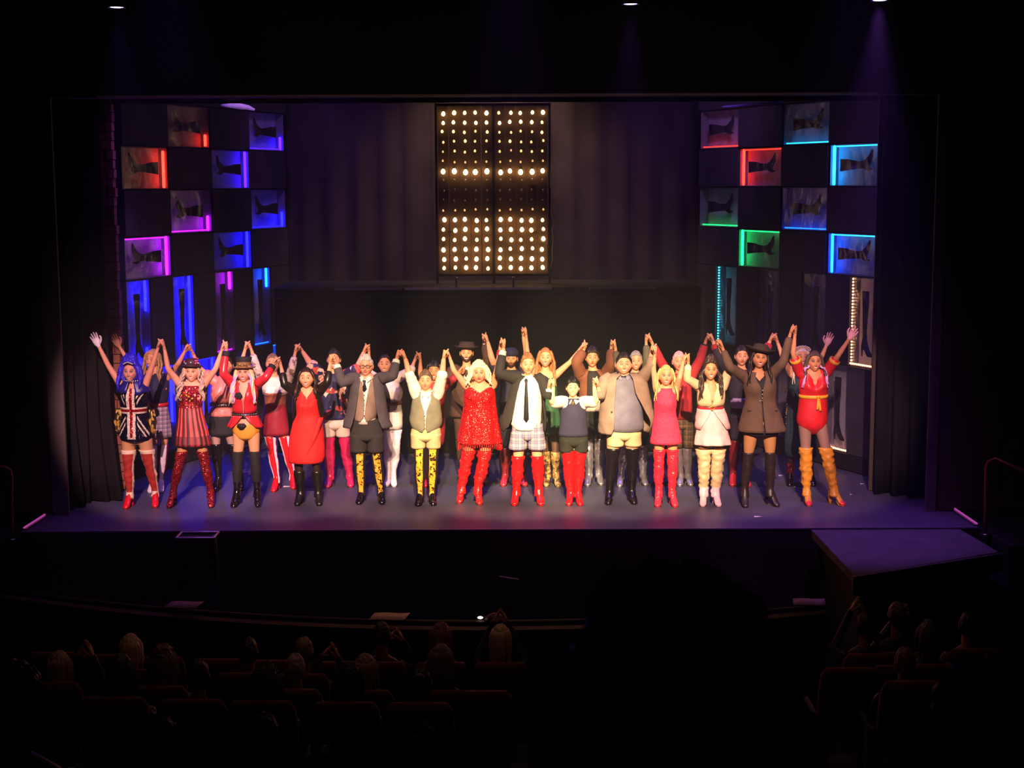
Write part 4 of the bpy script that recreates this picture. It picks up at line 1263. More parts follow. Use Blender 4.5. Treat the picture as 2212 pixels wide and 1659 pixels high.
for t, rx, ry, dz in ((0, .085, .085, .10), (.4, .13, .11, .045), (.8, .205, .14, -.03), (1, .215, .145, -.065)):
    rows.append([(p.xs + rx * math.sin(a), p.Y + .0 - ry * math.cos(a), cz + dz - (.03 * t if abs(a) < .6 else 0)) for a in np.linspace(.25, 2 * math.pi - .25, 40)])
mb.loft(rows, closed=False); solid(p.child(mb, 'cape_collar', mat('navy_satin', '#201c78', .35, spec=.6)), .012)
mb = MB()
for k in range(9):
    a = -1.1 + 2.2 * k / 8; mb.ball((p.xs + .1 * math.sin(a), p.Y - .1 * math.cos(a) - .005, cz + .075), .012, 8, 6)
p.child(mb, 'jewelled_neckband', silver_m)
for sd, xs_ in ((-1, (246, 262)), (1, (322, 338))):
    mb = MB(); rows = []
    for i, y in enumerate(np.linspace(885, 938, 7)):
        a = p.P(xs_[0] + (3 if sd < 0 else 0) * abs(i - 3) / 1.5, y, .05); b_ = p.P(xs_[1] - (3 if sd > 0 else 0) * abs(i - 3) / 1.5, y, .02)
        rows.append([a * (1 - t) + b_ * t + np.array((0, .03 * math.sin(t * 9), 0)) for t in np.linspace(0, 1, 8)])
    mb.loft(rows, closed=False); solid(p.child(mb, 'gold_bustle', blotch('gold_print', ['#2a1c14', '#c8a040', '#3a2818', '#d8b860'], 22, .4, metal=.3)), .01)
fnb = lambda a, t: 1 if (t > .93 or .0 < t < .12) else (2 if abs(a) < .85 else 1)
for sd in (-1, 1):
    p.boot(sd, 971, [red_pat, cream_l, mat('brick_red_suede', '#a82a1c', .7)], fn=fnb, shoe=0, wr=.008, label=None)
mats_blue = mat('blue_wig', '#2a1cd0', .45, var=.3, scale=20, bump=.3, bscale=60)
p.hair(mats_blue, 1.40, .058, -.09, -.10, .010, top=.05, wide=1.1, strands=dict(y_end=838, n=10, r=.026, wave=.006, front=.1, a0=66, a1=175, vol=1.38))
mb = MB()
for k in range(9):
    a = -.6 + 1.2 * k / 8; mb.ball(p.hp_((.09 * math.sin(a), -.108 * math.cos(a), .112 + .012 * math.cos(a * 4))), .011, 8, 6)
p.child(mb, 'tiara', silver_m)

# 2 --- striped dress, flowered hat
p = Person('woman with long curly hair, small dark hat and red striped dress, legs apart', ((363, 1099), (456, 1098)), (416, 825), 785, (388, 829, 442, 829),
           (363, 797), (349, 738), (466, 797), (487, 744), (880, 388, 434), (935, 386, 446), 'tan', '#a87850', None,
           face=dict(smile=.75, shadow='#7a4030', blush='#d07060', lip='#a82838', liner=1.0, brow='#4a3020'), heel=.09)
st_r = [sequin('dark_red_sequin', '#b02030', '#400810', 80, .4, .3), mat('stripe_coral', '#d84a48', .6), mat('stripe_dark', '#4a1016', .6), gold_m, mat('stripe_wine', '#8a2028', .6), mat('stripe_wine_dark', '#38090f', .6)]
p.wrap('dress', [(832, 396, 434), (845, 388, 440), (865, 386, 438), (880, 386, 436), (905, 384, 442), (940, 380, 452), (961, 378, 457)], st_r, .012, n=96, sub=4,
       pleat=(18, .03), fn=lambda a, z, x: 0 if z > p.zw + .0 else ((1 if z > p.zh - .02 else 4) if math.sin(a * 18) > -.1 else (2 if z > p.zh - .02 else 5)))
mb = MB(); rr = random.Random(5)
for k in range(26):
    q = p.front(rr.uniform(394, 434), rr.uniform(838, 876)); mb.ball(q, (rr.uniform(.01, .02), .008, rr.uniform(.01, .02)), 8, 6, rr.randrange(3))
p.child(mb, 'bodice_ornaments', [gold_m, mat('ornament_red', '#b02040', .4), mat('ornament_pale', '#d8b890', .5)])['kind'] = 'stuff'
boot2 = sequin('dark_red_boot_sequin', '#a01c24', '#1a0608', 110, .35, .3)
for sd in (-1, 1): p.boot(sd, 974, [boot2, blk_pat], wr=.004, sole=1, fn=lambda a, t: 0)
curl = mat('curly_ash_hair', '#a89080', .6, var=.35, scale=25)
p.hair(curl, 1.12, .06, -.05, -.10, .008, strands=dict(y_end=862, n=12, r=.015, wave=.022, front=.62, a0=62, a1=170, spread=.05, freq=16.))
p.hat([(.0, .0), (.118, -.004), (.13, .004), (.118, .01), (.085, .014), (.08, .05), (.06, .085), (.0, .092)], mat('plum_hat', '#33121f', .6), .07, (-.1, .05))
mb = MB(); rr = random.Random(9)
for k in range(18):
    a = rr.uniform(0, 6.28); mb.ball(p.hp_((.08 * math.cos(a), .1 * math.sin(a), .105 + rr.uniform(0, .04))), rr.uniform(.010, .018), 8, 6, rr.randrange(2))
p.child(mb, 'hat_trimmings', [silver_m, mat('trim_pink', '#a83a70', .5)])

# 3 --- red tailcoat, top hat
p = Person('woman in a tall dark top hat, red tailcoat and mustard briefs', ((502, 1098), (557, 1097)), (528, 826), 785, (501, 829, 556, 829),
           (482, 806), (487, 744), (574, 816), (600, 778), (893, 506, 551), (928, 502, 562), 'tan', '#c8926a', None,
           face=dict(smile=.9, shadow='#3a2418', blush='#d07060', lip='#801828', liner=1.0, brow='#3a2a20'), heel=.10)
redsat = mat('red_satin', '#c82430', .35, var=.2, scale=7, spec=.6)
p.wrap('briefs', [(915, 503, 558), (932, 502, 562), (945, 512, 553), (951, 524, 541)], mat('mustard_knit', '#c8902c', .7), .008)
p.wrap('tailcoat', [(826, 512, 545), (834, 504, 552), (848, 503, 556), (868, 503, 554), (890, 505, 552)], redsat, .016, opening=[.55, .42, .22, .06, .03], n=60)
p.wrap('peplum', [(896, 504, 554), (908, 499, 560), (922, 494, 566)], redsat, .024, pleat=(9, .06), opening=[.1, .4, .8], n=72)
for sd in (-1, 1):
    mb = MB(); p.sleeve('s', sd, 0, .86, 0, .014, mb=mb, cuff=(.84, .97, 1, .022)); p.child(mb, 'sleeve', [redsat, blk_suede])
p.belt(895, blk_leather, .028, .026)
mb = MB()
for k in range(14):
    for dz in (-.014, .014):
        a = -1.2 + 2.4 * k / 13; c_ = p.tor(p.P(528, 895)[2]); mb.ball((c_[0] + (c_[2] + .034) * math.sin(a), p.Y + c_[1] - (c_[3] + .034) * math.cos(a), p.P(528, 895)[2] + dz), .006, 6, 5)
p.child(mb, 'belt_studs', silver_m)
mb = MB(); q = p.front(520, 851, .02)
for k in range(6):
    a = k * 1.05; mb.ball(q + np.array((.026 * math.cos(a), 0, .026 * math.sin(a))), (.022, .014, .022), 8, 6)
mb.ball(q + (0, -.01, 0), .018, 8, 6); p.child(mb, 'black_rosette', blk_suede)
mb = MB(); q = p.front(526, 916, .012); mb.prism([(-.035, .03), (.035, .03), (.06, -.0), (.02, -.045), (-.02, -.045), (-.06, .0)], .01, np.array(Matrix.Translation(Vector(q)))); p.child(mb, 'black_bow', blk_suede)
for sd in (-1, 1): p.boot(sd, 974, [blk_suede, blk_pat], wr=.003, fn=lambda a, t: 0 if t > .3 else 1, shoe=1, heelw=.012)
mb = None
p.hair(mat('pale_blonde_hair', '#dcc090', .5, var=.2, scale=25), 1.10, .05, -.06, -.10, .006, strands=dict(y_end=868, n=11, r=.013, wave=.012, front=.62, a0=60, a1=172, spread=.04))
mb = MB(); p.strands(mb, 868, n=6, r=.012, wave=.014, front=1, a0=55, a1=100, spread=.03, seed=8, z0=-.03); p.child(mb, 'lilac_hair_ends', mat('lilac_hair', '#c89ad8', .5, var=.2))
p.hat([(.0, .0), (.125, -.008), (.138, .006), (.122, .008), (.082, .01), (.083, .035), (.084, .06), (.092, .112), (.09, .118), (.0, .116)], [blk_suede, mat('brown_band', '#7a5a38', .5)], .062, (-.08, 0), fn=lambda i, j: 1 if i < 6 else 0, sy=1.1)
mb = MB()
for q in (-.03, .03): mb.lathe([(.024, -.01), (.026, .0), (.024, .012), (.018, .012)], 14, p.hp_((q, -.104, .094)), R=p.HR @ np.array(Matrix.Rotation(math.pi / 2, 3, 'X')))
p.child(mb, 'goggles', mat('brass_goggles', '#9a7a40', .3, metal=.8))

# 4 --- red wrap dress
p = Person('woman in a plain red wrap dress, short black leather cardigan and knee boots', ((640, 1094), (690, 1094)), (663, 838), 800, (637, 845, 690, 845),
           (614, 830), (601, 778), (707, 826), (719, 773), (893, 641, 690), (940, 628, 695), 'fair', '#2a1c18', 1.0, heel=.06,
           face=dict(smile=.85, blush='#d88078', lip='#b04048', liner=.8, brow='#2a1a14'), wide=1.08)
p.body['label'] = p.label
rd = mat('red_crepe', '#d81c1e', .75, var=.08)
p.wrap('dress', [(843, 644, 684), (858, 640, 690), (872, 639, 691), (896, 641, 690), (915, 631, 697), (950, 624, 701), (985, 621, 701), (998, 624, 698)], rd, .014, pleat=(7, .012), n=64, neck=.085)
mb = MB(); a = p.front(690, 900, .012); rows = []
for t in np.linspace(0, 1, 14):
    y = 900 + 92 * t; x = 690 - 42 * t ** 1.6
    rows.append([p.front(x, y, .020 + .0 * t), p.front(min(x + 9, 699), y, .028)])
mb.loft(rows, closed=False)
solid(p.child(mb, 'wrap_overlap', rd), .006)
mb = MB(); cst = mat('bare_neckline', '#dba58c', .6)
p.wrap('cardigan', [(842, 638, 688), (860, 633, 694), (885, 632, 697), (905, 634, 696)], blk_leather, .024, opening=[.85, .8, .9, 1.15], n=56)
for sd in (-1, 1): p.sleeve('sleeve', sd, 0, .72, blk_leather, .014, wr=.002)
for sd in (-1, 1): p.boot(sd, 1016, [blk_leather], wr=.003, off=.016, heelw=.026)
p.hair(mat('dark_brown_hair', '#2a1812', .45, var=.3, scale=25), 1.09, .062, -.05, -.10, .004, strands=dict(y_end=858, n=9, r=.014, wave=.005, front=.45, a0=70, a1=172, spread=.015))

# 5 --- charcoal suit, grey hair
p = Person('grey-haired man with glasses, open charcoal jacket, waistcoat and dark baggy shorts', ((773, 1091), (826, 1091)), (791, 812), 766, (763, 817, 824, 817),
           (738, 826), (719, 773), (849, 812), (864, 762), (905, 768, 812), (930, 762, 824), 'pink', '#151217', .98, male=True, heel=.05, belly=.03,
           face=dict(smile=.2, brow='#8a8078', lip='#b06058'), wide=1.05)
char = mat('charcoal_wool', '#4a454a', .85, bump=.1, bscale=120)
wst = mat('beige_waistcoat', '#8a7464', .8, bump=.1, bscale=160)
p.wrap('shirt', [(818, 776, 806), (832, 768, 818), (870, 766, 815), (913, 766, 812)], white_c, .006)
p.wrap('waistcoat', [(822, 768, 818), (840, 766, 818), (870, 766, 816), (898, 765, 812), (907, 768, 806)], wst, .014, opening=[.35, .22, .05, .03, .3], n=56)
p.shorts([(905, 763, 820), (925, 757, 828), (945, 756, 830)], (975, 757, 830), mat('dark_grey_wool', '#2f2b2b', .9))
p.wrap('jacket', [(816, 768, 818), (826, 760, 827), (850, 757, 830), (880, 752, 834), (905, 746, 840), (922, 742, 846)], char, .024, opening=[.5, .45, .5, .55, .62, .7], n=60)
for sd in (-1, 1):
    mb = MB(); p.sleeve('s', sd, 0, .86, 0, .016, mb=mb, cuff=(.85, .96, 1, .016)); p.child(mb, 'sleeve', [char, white_c])
mb = MB(); q = p.front(789, 822, .018)
for (a, w_), (b_, w2) in zip(((0, .014), (.035, .03)), ((.035, .03), (.06, .0))): pass
mb.prism([(-.018, .02), (.018, .02), (.012, -.02), (.03, -.09), (-.002, -.13), (-.03, -.09), (-.012, -.02)], .012, np.array(Matrix.Translation(Vector(q)))); p.child(mb, 'necktie', mat('dark_tie', '#2a2430', .6))
def collar(p, m, x0, x1, y, d=.03, name='collar'):
    mb = MB(); c0 = (x0 + x1) / 2
    for sd, x in ((-1, x0), (1, x1)):
        a, b_, e = p.front(c0 + sd * 2, y - 1, .018), p.front(x, y - 7, -.03), p.front(x + sd * 1, y + 2, .012)
        f = p.front(c0 + sd * 6, y + 8, .022)
        mb.add([a, b_, e, f], [(0, 1, 2, 3)])
    o = p.child(mb, name, m); solid(o, .006); return o
collar(p, white_c, 777, 803, 815)
mb = MB()
for k in range(5): mb.ball(p.front(789, 850 + k * 11, .004), .006, 6, 5)
p.child(mb, 'buttons', mat('button_brown', '#3a2a24', .4))
snk = lambda a, t: 1 if abs(a) < .56 else 0
for sd in (-1, 1): p.boot(sd, 975, [blk_suede, snake_y, blk_pat], wr=.003, fn=snk, shoe=2)
p.hair(mat('silver_grey_hair', '#b8b0ac', .55, var=.2, scale=30), 1.10, .055, -.0, -.07, .010, top=.012)
mb = MB()
for q in (-.031, .031):
    pts = [p.hp_((q + .024 * math.cos(a), -.100, .010 + .018 * math.sin(a))) for a in np.linspace(0, 2 * math.pi, 15)]; mb.tube(pts, .003, 6, round_ends=False)
mb.tube([p.hp_((-.008, -.102, .014)), p.hp_((.008, -.102, .014))], .003, 6)
for q in (-1, 1): mb.tube([p.hp_((q * .055, -.098, .014)), p.hp_((q * .078, -.02, .012))], .003, 6)
p.child(mb, 'glasses', mat('dark_frame', '#1c1614', .3))

# 6 --- grey vest, white shirt
p = Person('young man in a grey-green vest, white rolled-sleeve shirt and cream baggy shorts', ((901, 1095), (937, 1094)), (920, 843), 797, (900, 850, 946, 850),
           (884, 808), (868, 762), (955, 810), (964, 762), (905, 893, 950), (930, 892, 950), 'pink', '#151217', .98, male=True, kid=False, heel=.05, hs=.95,
           face=dict(smile=.1, brow='#3a2a20', lip='#c07868'))
vest = mat('sage_grey_vest', '#7c7866', .85, bump=.12, bscale=120)
p.wrap('shirt', [(846, 908, 936), (856, 897, 948), (900, 894, 950), (922, 894, 950)], white_c, .006)
p.wrap('vest', [(846, 903, 938), (860, 893, 948), (885, 889, 951), (908, 886, 954), (922, 890, 950), (930, 902, 936)], vest, .018, opening=[.62, .42, .08, .03, .03, .25], n=60)
for sd in (-1, 1): p.sleeve('sleeve', sd, 0, .58, white_c, .015, flare=.008, wr=.005)
collar(p, white_c, 908, 932, 847)
p.shorts([(918, 892, 950), (932, 887, 953), (945, 887, 953)], (967, 888, 952), mat('cream_linen', '#cab488', .85), wr=.014)
mb = MB()
for k in range(4): mb.ball(p.front(919, 895 + k * 9, .006), .006, 6, 5)
p.child(mb, 'buttons', mat('button_horn', '#4a4034', .4))
for sd in (-1, 1): p.boot(sd, 966, [blk_suede, snake_y, blk_pat], wr=.003, fn=snk, shoe=2)
p.hair(mat('brown_short_hair', '#5a4436', .6, var=.25, scale=30), 1.10, .055, -.0, -.07, .010, top=.012)

# 7 --- red sequin dress, platinum bob
p = Person('performer in a platinum bob wig and flared strapless red sequin dress, ruffled red boots', ((991, 1089), (1037, 1092)), (1035, 827), 779, (1006, 832, 1066, 832),
           (980, 800), (964, 762), (1074, 796), (1086, 739), (893, 1004, 1067), (935, 1002, 1070), 'pink', None, None, heel=.10, bust=.075,
           face=dict(smile=.3, shadow='#a86858', blush='#e07868', lip='#c82838', liner=1.0, brow='#6a4030', jaw=1.25), wide=1.08)
redseq = sequin('red_sequin', '#e8181c', '#b80c12', 120, .25, .32)
p.wrap('dress', [(835, 1008, 1066), (846, 1002, 1070), (868, 1002, 1072), (890, 1000, 1074), (920, 994, 1079), (945, 990, 1083), (955, 988, 1085)], redseq, .014, pleat=(9, .05), n=96, sub=4, neck=.065)
mb = MB(); z0 = p.P(1037, 953)[2]
for k in range(60):
    a = 2 * math.pi * k / 60; cx = p.P(1037, 958)[0]; r = .268
    mb.tube([(cx + r * math.sin(a), p.Y - r * .72 * math.cos(a), z0), (cx + (r + .008) * math.sin(a), p.Y - (r * .72 + .008) * math.cos(a), z0 - (.05 + .045 * abs(math.sin(a))) - .01 * math.sin(k * 7))], .006, 5)
p.child(mb, 'fringe', redseq)
mb = MB()
for q in (-1, 1): mb.ball((p.xs + q * .082, p.Y - .082, p.zs - .125), (.085, .07, .075), 16, 12)
p.child(mb, 'sweetheart_cups', redseq)
for sd in (-1, 1): p.boot(sd, 972, [mat('ruffled_red_patent', '#e01c20', .28, coat=.4, bump=.8, bscale=34)], wr=.013, off=.016)
p.hair(mat('platinum_wig', '#f0dcae', .5, var=.12, scale=25), 1.22, .045, -.06, -.10, .008, top=.012, wide=1.12, strands=dict(y_end=828, n=9, r=.024, wave=.012, front=.35, a0=62, a1=172, vol=1.24, spread=.012))

p.sleeve('bracelet', 1, .80, .93, redsat, .008)

# 8 --- centre man
p = Person('man in a black blazer, loose white shirt, black tie and plaid boxer shorts', ((1110, 1094), (1170, 1094)), (1140, 809), 762, (1115, 818, 1170, 818),
           (1078, 806), (1086, 739), (1184, 858), (1191, 824), (905, 1112, 1168), (930, 1106, 1174), 'fair', None, None, male=True, heel=.09, yaw=.08, hdy=(0, -.12),
           face=dict(smile=.35, brow='#7a4a28', lip='#c07060'))
p.shorts([(915, 1107, 1172), (928, 1105, 1174), (942, 1104, 1175)], (969, 1098, 1181), plaid('blue_plaid', '#b8b0b8', '#6a66a0', '#54446a', 13, 13), name='boxer_shorts')
p.wrap('shirt', [(812, 1126, 1156), (822, 1114, 1170), (850, 1111, 1170), (890, 1105, 1170), (915, 1103, 1169), (926, 1110, 1162)], white_c, .026, wr=.012, pleat=(6, .01))
blz = mat('black_blazer', '#2a2624', .85)
p.wrap('blazer', [(811, 1124, 1160), (820, 1109, 1173), (845, 1103, 1176), (875, 1094, 1177), (900, 1086, 1178), (918, 1083, 1178), (930, 1086, 1177)], blz, .022, opening=[(.38, .5), (.55, .75), (.65, .95), (.62, 1.1), (.60, 1.2), (.75, 1.25), (1.2, 1.3)], n=64)
for sd, t1 in ((-1, .84), (1, .84)):
    mb = MB(); p.sleeve('s', sd, 0, t1, 0, .016, mb=mb, cuff=(.83, .95, 1, .014)); p.child(mb, 'sleeve', [blz, white_c])
mb = MB(); rows = []
for y, w_ in ((816, 2.2), (820, 3.4), (824, 2.2), (850, 3.6), (880, 4.8), (902, 5.6), (909, .4)):
    a, b_ = p.front(1136.5 - w_, y, .022), p.front(1136.5 + w_, y, .022); rows.append([a, b_])
mb.loft(rows, closed=False); solid(p.child(mb, 'necktie', mat('black_tie', '#1e1a1a', .6)), .012)
collar(p, white_c, 1126, 1150, 813)
for sd in (-1, 1): p.boot(sd, 984, [mat('creased_red_patent', '#dc161c', .26, coat=.4, bump=.35, bscale=22)], wr=.010, off=.012)
p.hair(mat('light_brown_hair', '#8a5a34', .6, var=.25, scale=30), 1.09, .055, -.0, -.07, .010, top=.014)

# 9 --- boy
p = Person('boy in a navy knitted vest, white short-sleeved shirt, dark shorts and tall red boots', ((1228, 1094), (1255, 1094)), (1237, 857), 813, (1216, 868, 1263, 868),
           (1192, 870), (1192, 824), (1288, 868), (1286, 822), (920, 1212, 1266), (945, 1212, 1266), 'pale', None, None, male=True, kid=True, heel=.06, hs=.92, hdy=(-.1, -.1),
           face=dict(smile=.5, brow='#1a120e', lip='#d08078', liner=.6, nose=.7, jaw=.9))
nvy = mat('navy_knit', '#34304c', .9, bump=.25, bscale=180)
p.wrap('shirt', [(862, 1224, 1252), (872, 1214, 1266), (895, 1214, 1264)], white_c, .006)
p.wrap('vest', [(860, 1224, 1252), (870, 1212, 1264), (890, 1210, 1266), (920, 1209, 1268), (940, 1206, 1271)], nvy, .024, opening=None, wr=.006)
for sd in (-1, 1): p.sleeve('sleeve', sd, 0, .40, white_c, .022, flare=.008, wr=.003)
collar(p, mat('boy_collar', '#e8e2d0', .8), 1223, 1251, 863)
mb = MB(); mb.prism([(-.014, .01), (.014, .01), (.02, -.03), (0, -.05), (-.02, -.03)], .01, np.array(Matrix.Translation(Vector(p.front(1237, 866, .02))))); p.child(mb, 'tie_knot', mat('striped_tie', '#6a5a3a', .6))
p.shorts([(934, 1209, 1269), (945, 1209, 1270), (956, 1209, 1270)], (975, 1209, 1271), mat('dark_green_black', '#26261f', .85), wr=.014)
for sd in (-1, 1): p.boot(sd, 973, [mat('creased_red_patent', '#dc161c')], wr=.008, off=.014)
p.hair(mat('black_hair', '#14100e', .45, var=.3, scale=30), 1.12, .050, .0, -.07, .012, top=.012)

# 10 --- big man, tan blazer
p = Person('large man in an open tan blazer, blue-grey shirt, cream shorts and shiny black boots', ((1313, 1092), (1372, 1091)), (1347, 809), 759, (1308, 818, 1388, 816),
           (1296, 858), (1286, 822), (1406, 790), (1412, 752), (905, 1306, 1380), (930, 1309, 1384), 'pink', None, None, male=True, heel=.07, belly=.07, hdy=(-.15, 0),
           face=dict(smile=.8, brow='#2a1a12', lip='#c07068'), wide=1.18, hs=1.03)
tan = mat('tan_blazer', '#8c7466', .85, bump=.08, bscale=140)
p.shorts([(920, 1318, 1378), (930, 1312, 1384), (942, 1311, 1385)], (962, 1311, 1386), mat('cream_cotton', '#ccb488', .85), wr=.008)
p.wrap('shirt', [(812, 1330, 1366), (824, 1312, 1386), (850, 1306, 1386), (890, 1302, 1388), (922, 1304, 1392), (930, 1312, 1386)], mat('blue_grey_shirt', '#6e6a7c', .85, bump=.05), .014, wr=.008)
p.wrap('blazer', [(807, 1328, 1372), (815, 1305, 1394), (845, 1300, 1400), (880, 1297, 1408), (905, 1294, 1414), (922, 1293, 1406), (934, 1294, 1398)], tan, .024, opening=[(.40, .40), (.45, .35), (.48, .42), (.52, .70), (.50, .95), (.48, 1.2), (.55, 1.5)], n=64)
for sd in (-1, 1): p.sleeve('sleeve', sd, 0, .80 if sd < 0 else .78, tan, .018)
mb = MB()
for x, y in ((1319, 884), (1309, 864), (1386, 834), (1387, 857)): mb.ball(p.front(x, y, .035), (.012, .006, .012), 8, 6)
p.child(mb, 'buttons', mat('button_dark', '#4a342a', .4))
collar(p, mat('shirt_collar_grey', '#77738a', .8), 1332, 1362, 812)
mb = MB(); mb.prism([(-.03, .012), (0, .004), (.03, .012), (.03, -.012), (0, -.004), (-.03, -.012)], .012, np.array(Matrix.Translation(Vector(p.front(1346, 811, .02))))); p.child(mb, 'bow_tie', blk_suede)
for sd in (-1, 1): p.boot(sd, 967, [mat('black_stretch_patent', '#100d12', .3, coat=.3), blk_pat], wr=.004, off=.010, fn=lambda a, t: 0, shoe=1, heelw=.028)
p.hair(mat('dark_short_hair', '#1e1410', .5, var=.3, scale=30), 1.07, .060, .0, -.07, .006, top=.012, wide=1.15)

# 11 --- pink dress
p = Person('blonde woman in a sleeveless hot pink ruffled minidress and laced pink-red boots', ((1420, 1097), (1460, 1097)), (1438, 833), 789, (1419, 842, 1460, 842),
           (1411, 795), (1412, 752), (1468, 815), (1483, 772), (893, 1414, 1460), (935, 1411, 1466), 'fair', '#c89668', None, heel=.09,
           face=dict(smile=.9, shadow='#8a6858', blush='#e08070', lip='#c04858', liner=.9, brow='#7a5a3a'))
pk = mat('hot_pink_ruffle', '#e8345a', .75, var=.12, scale=20, bump=.5, bscale=38)
p.wrap('dress', [(838, 1425, 1454), (852, 1414, 1461), (868, 1412, 1462), (893, 1413, 1460), (915, 1410, 1466), (940, 1406, 1471), (957, 1404, 1473)], pk, .012, n=64, wr=.01)
for sd in (-1, 1): p.boot(sd, 970, [mat('laced_pink_patent', '#e02a40', .28, coat=.4, bump=.6, bscale=40)], wr=.008, off=.010)
p.hair(mat('golden_blonde_hair', '#d8b070', .5, var=.25, scale=25), 1.08, .062, -.04, -.10, .005, strands=dict(y_end=862, n=8, r=.011, wave=.008, front=.4, a0=75, a1=172, spread=.02))

# 12 --- cream jacket dress
p = Person('woman with a brown updo and pigtails in a cream jacket dress with a red belt', ((1518, 1096), (1554, 1096)), (1534, 821), 778, (1509, 834, 1562, 834),
           (1484, 818), (1483, 772), (1577, 792), (1552, 741), (878, 1508, 1562), (925, 1504, 1570), 'olive', '#5a3a28', None, heel=.09,
           face=dict(smile=.6, shadow='#5a3a34', blush='#c86858', lip='#982838', liner=1.0, brow='#2a1a14'))
cj = mat('cream_jacket', '#c8ac84', .75)
lil = mat('pale_pink_skirt', '#cca2a2', .7)
p.wrap('skirt', [(880, 1509, 1561), (905, 1505, 1568), (935, 1502, 1574), (952, 1499, 1579), (959, 1499, 1580)], lil, .014, pleat=(8, .05), n=72)
p.wrap('jacket', [(828, 1519, 1553), (838, 1509, 1564), (852, 1508, 1565), (876, 1508, 1562)], cj, .014, opening=[.45, .32, .12, .03], n=56)
p.wrap('peplum', [(882, 1508, 1562), (900, 1504, 1570), (925, 1502, 1576)], lil, .026, opening=[.05, .35, .85], n=60)
for sd in (-1, 1):
    mb = MB(); p.sleeve('s', sd, 0, .78 if sd < 0 else .35, 0, .014, mb=mb); p.child(mb, 'sleeve', [cj])
mb = MB(); ts = np.linspace(.74, .86, 5)
for t in ts: mb.ball(interp(p.pathL, t), .045, 10, 8)
p.child(mb, 'fur_cuff', mat('cream_fur', '#e0ccae', .95, bump=.6, bscale=50))
p.belt(878, redsat, .018, .02, xl=1507, xr=1563)
mb = MB(); q = p.front(1535, 878, .03); mb.tube([q + np.array((.024 * math.cos(a), 0, .022 * math.sin(a))) for a in np.linspace(0, 6.28, 16)], .006, 6, round_ends=False); p.child(mb, 'buckle', gold_m)
crm = mat('cream_slouch_leather', '#c2a67c', .5)
for sd in (-1, 1): p.boot(sd, 970, [crm, mat('pale_pink_shoe', '#e6b8bc', .4)], wr=.014, off=.016, fn=lambda a, t: 0 if t > .2 else 1, shoe=1)
hb = mat('chestnut_hair', '#33201a', .45, var=.35, scale=25)
p.hair(hb, 1.14, .055, -.02, -.10, .008, top=.05, strands=dict(y_end=858, n=5, r=.017, wave=.016, front=1.0, a0=70, a1=110, vol=1.14, z0=-.01))

# 13 --- army jacket
p = Person('woman in a dark slouch hat and belted brown army jacket, black thigh boots', ((1611, 1098), (1683, 1096)), (1640, 795), 750, (1606, 812, 1668, 808),
           (1577, 793), (1552, 741), (1692, 782), (1714, 710), (865, 1613, 1671), (905, 1606, 1680), 'olive', '#b4804c', None, heel=.11, ty=(-.05, .55),
           face=dict(smile=1.0, shadow='#4a3430', blush='#c86858', lip='#982838', liner=1.0, brow='#1a100c'), wide=1.1, tilt=.08)
p.wrap('shirt', [(808, 1618, 1660), (820, 1609, 1672), (850, 1610, 1673), (875, 1613, 1673), (905, 1606, 1680)], blk_suede, .004, neck=.07)
arm_m = mat('army_brown_wool', '#5a4432', .85, bump=.1, bscale=120)
p.wrap('shorts', [(915, 1606, 1680), (930, 1604, 1684), (938, 1606, 1682)], blk_suede, .008)
p.wrap('jacket', [(804, 1622, 1658), (815, 1608, 1672), (835, 1607, 1676), (862, 1613, 1672), (885, 1606, 1680), (910, 1600, 1690), (930, 1595, 1697)], arm_m, .018, opening=[.45, .35, .06, .03, .03, .03, .04], n=64)
for sd in (-1, 1): p.sleeve('sleeve', sd, 0, .88, arm_m, .018, wr=.002)
p.belt(863, blk_leather, .020, .03, xl=1611, xr=1674)
mb = MB()
for y in (849, 840, 857): mb.ball(p.front(1643, y, .012), (.011, .006, .011), 8, 6)
mb.ball(p.front(1622, 826, .012), (.010, .006, .010), 8, 6); p.child(mb, 'brass_buttons', silver_m)
for x, y in ((1626, 826), (1660, 826), (1620, 882), (1668, 882)):
    mb = MB(); q = p.front(x, y, .014); mb.box(q, (.045, .008, .016)); p.child(mb, 'pocket_flap', arm_m)
for sd in (-1, 1): p.boot(sd, 976, [mat('dark_brown_leather', '#241a16', .45)], wr=.006, off=.012, heelw=.010, )
p.hair(mat('black_brown_hair', '#1c1210', .5, var=.3, scale=25), 1.09, .05, -.05, -.10, .006, strands=dict(y_end=828, n=8, r=.016, wave=.010, front=.4, a0=72, a1=172, spread=.02))
p.hat([(.0, .0), (.12, .0), (.172, .012), (.176, .022), (.12, .012), (.092, .018), (.09, .07), (.072, .098), (.05, .09), (.0, .086)], mat('dark_felt_hat', '#33261c', .9), .06, (-.18, .1), brim=(.11, .03), sy=1.12)

# 14 --- red and yellow leotard
p = Person('performer in a red leotard with yellow sash and cuffs, mustard thigh boots, arm flung open', ((1749, 1095), (1825, 1094)), (1758, 803), 758, (1727, 803, 1786, 803),
           (1713, 764), (1714, 710), (1810, 769), (1841, 722), (853, 1727, 1786), (905, 1723, 1787), 'olive', '#8a6a5c', None, heel=.10, ty=(.05, .7), gR='open', handcol=(None, '#e0a0a8'),
           face=dict(smile=.6, shadow='#5a3a34', blush='#b86050', lip='#902838', liner=1.0, brow='#2a1a14', jaw=1.2))
rl = mat('red_spandex', '#c41c22', .42, var=.12)
p.wrap('leotard', [(802, 1732, 1784), (812, 1727, 1788), (830, 1724, 1789), (853, 1727, 1787), (880, 1724, 1787), (908, 1720, 1788), (922, 1726, 1784), (932, 1744, 1770), (938, 1752, 1762)], rl, .010, n=56, neck=.13)
yl = mat('yellow_satin', '#e8a024', .5)
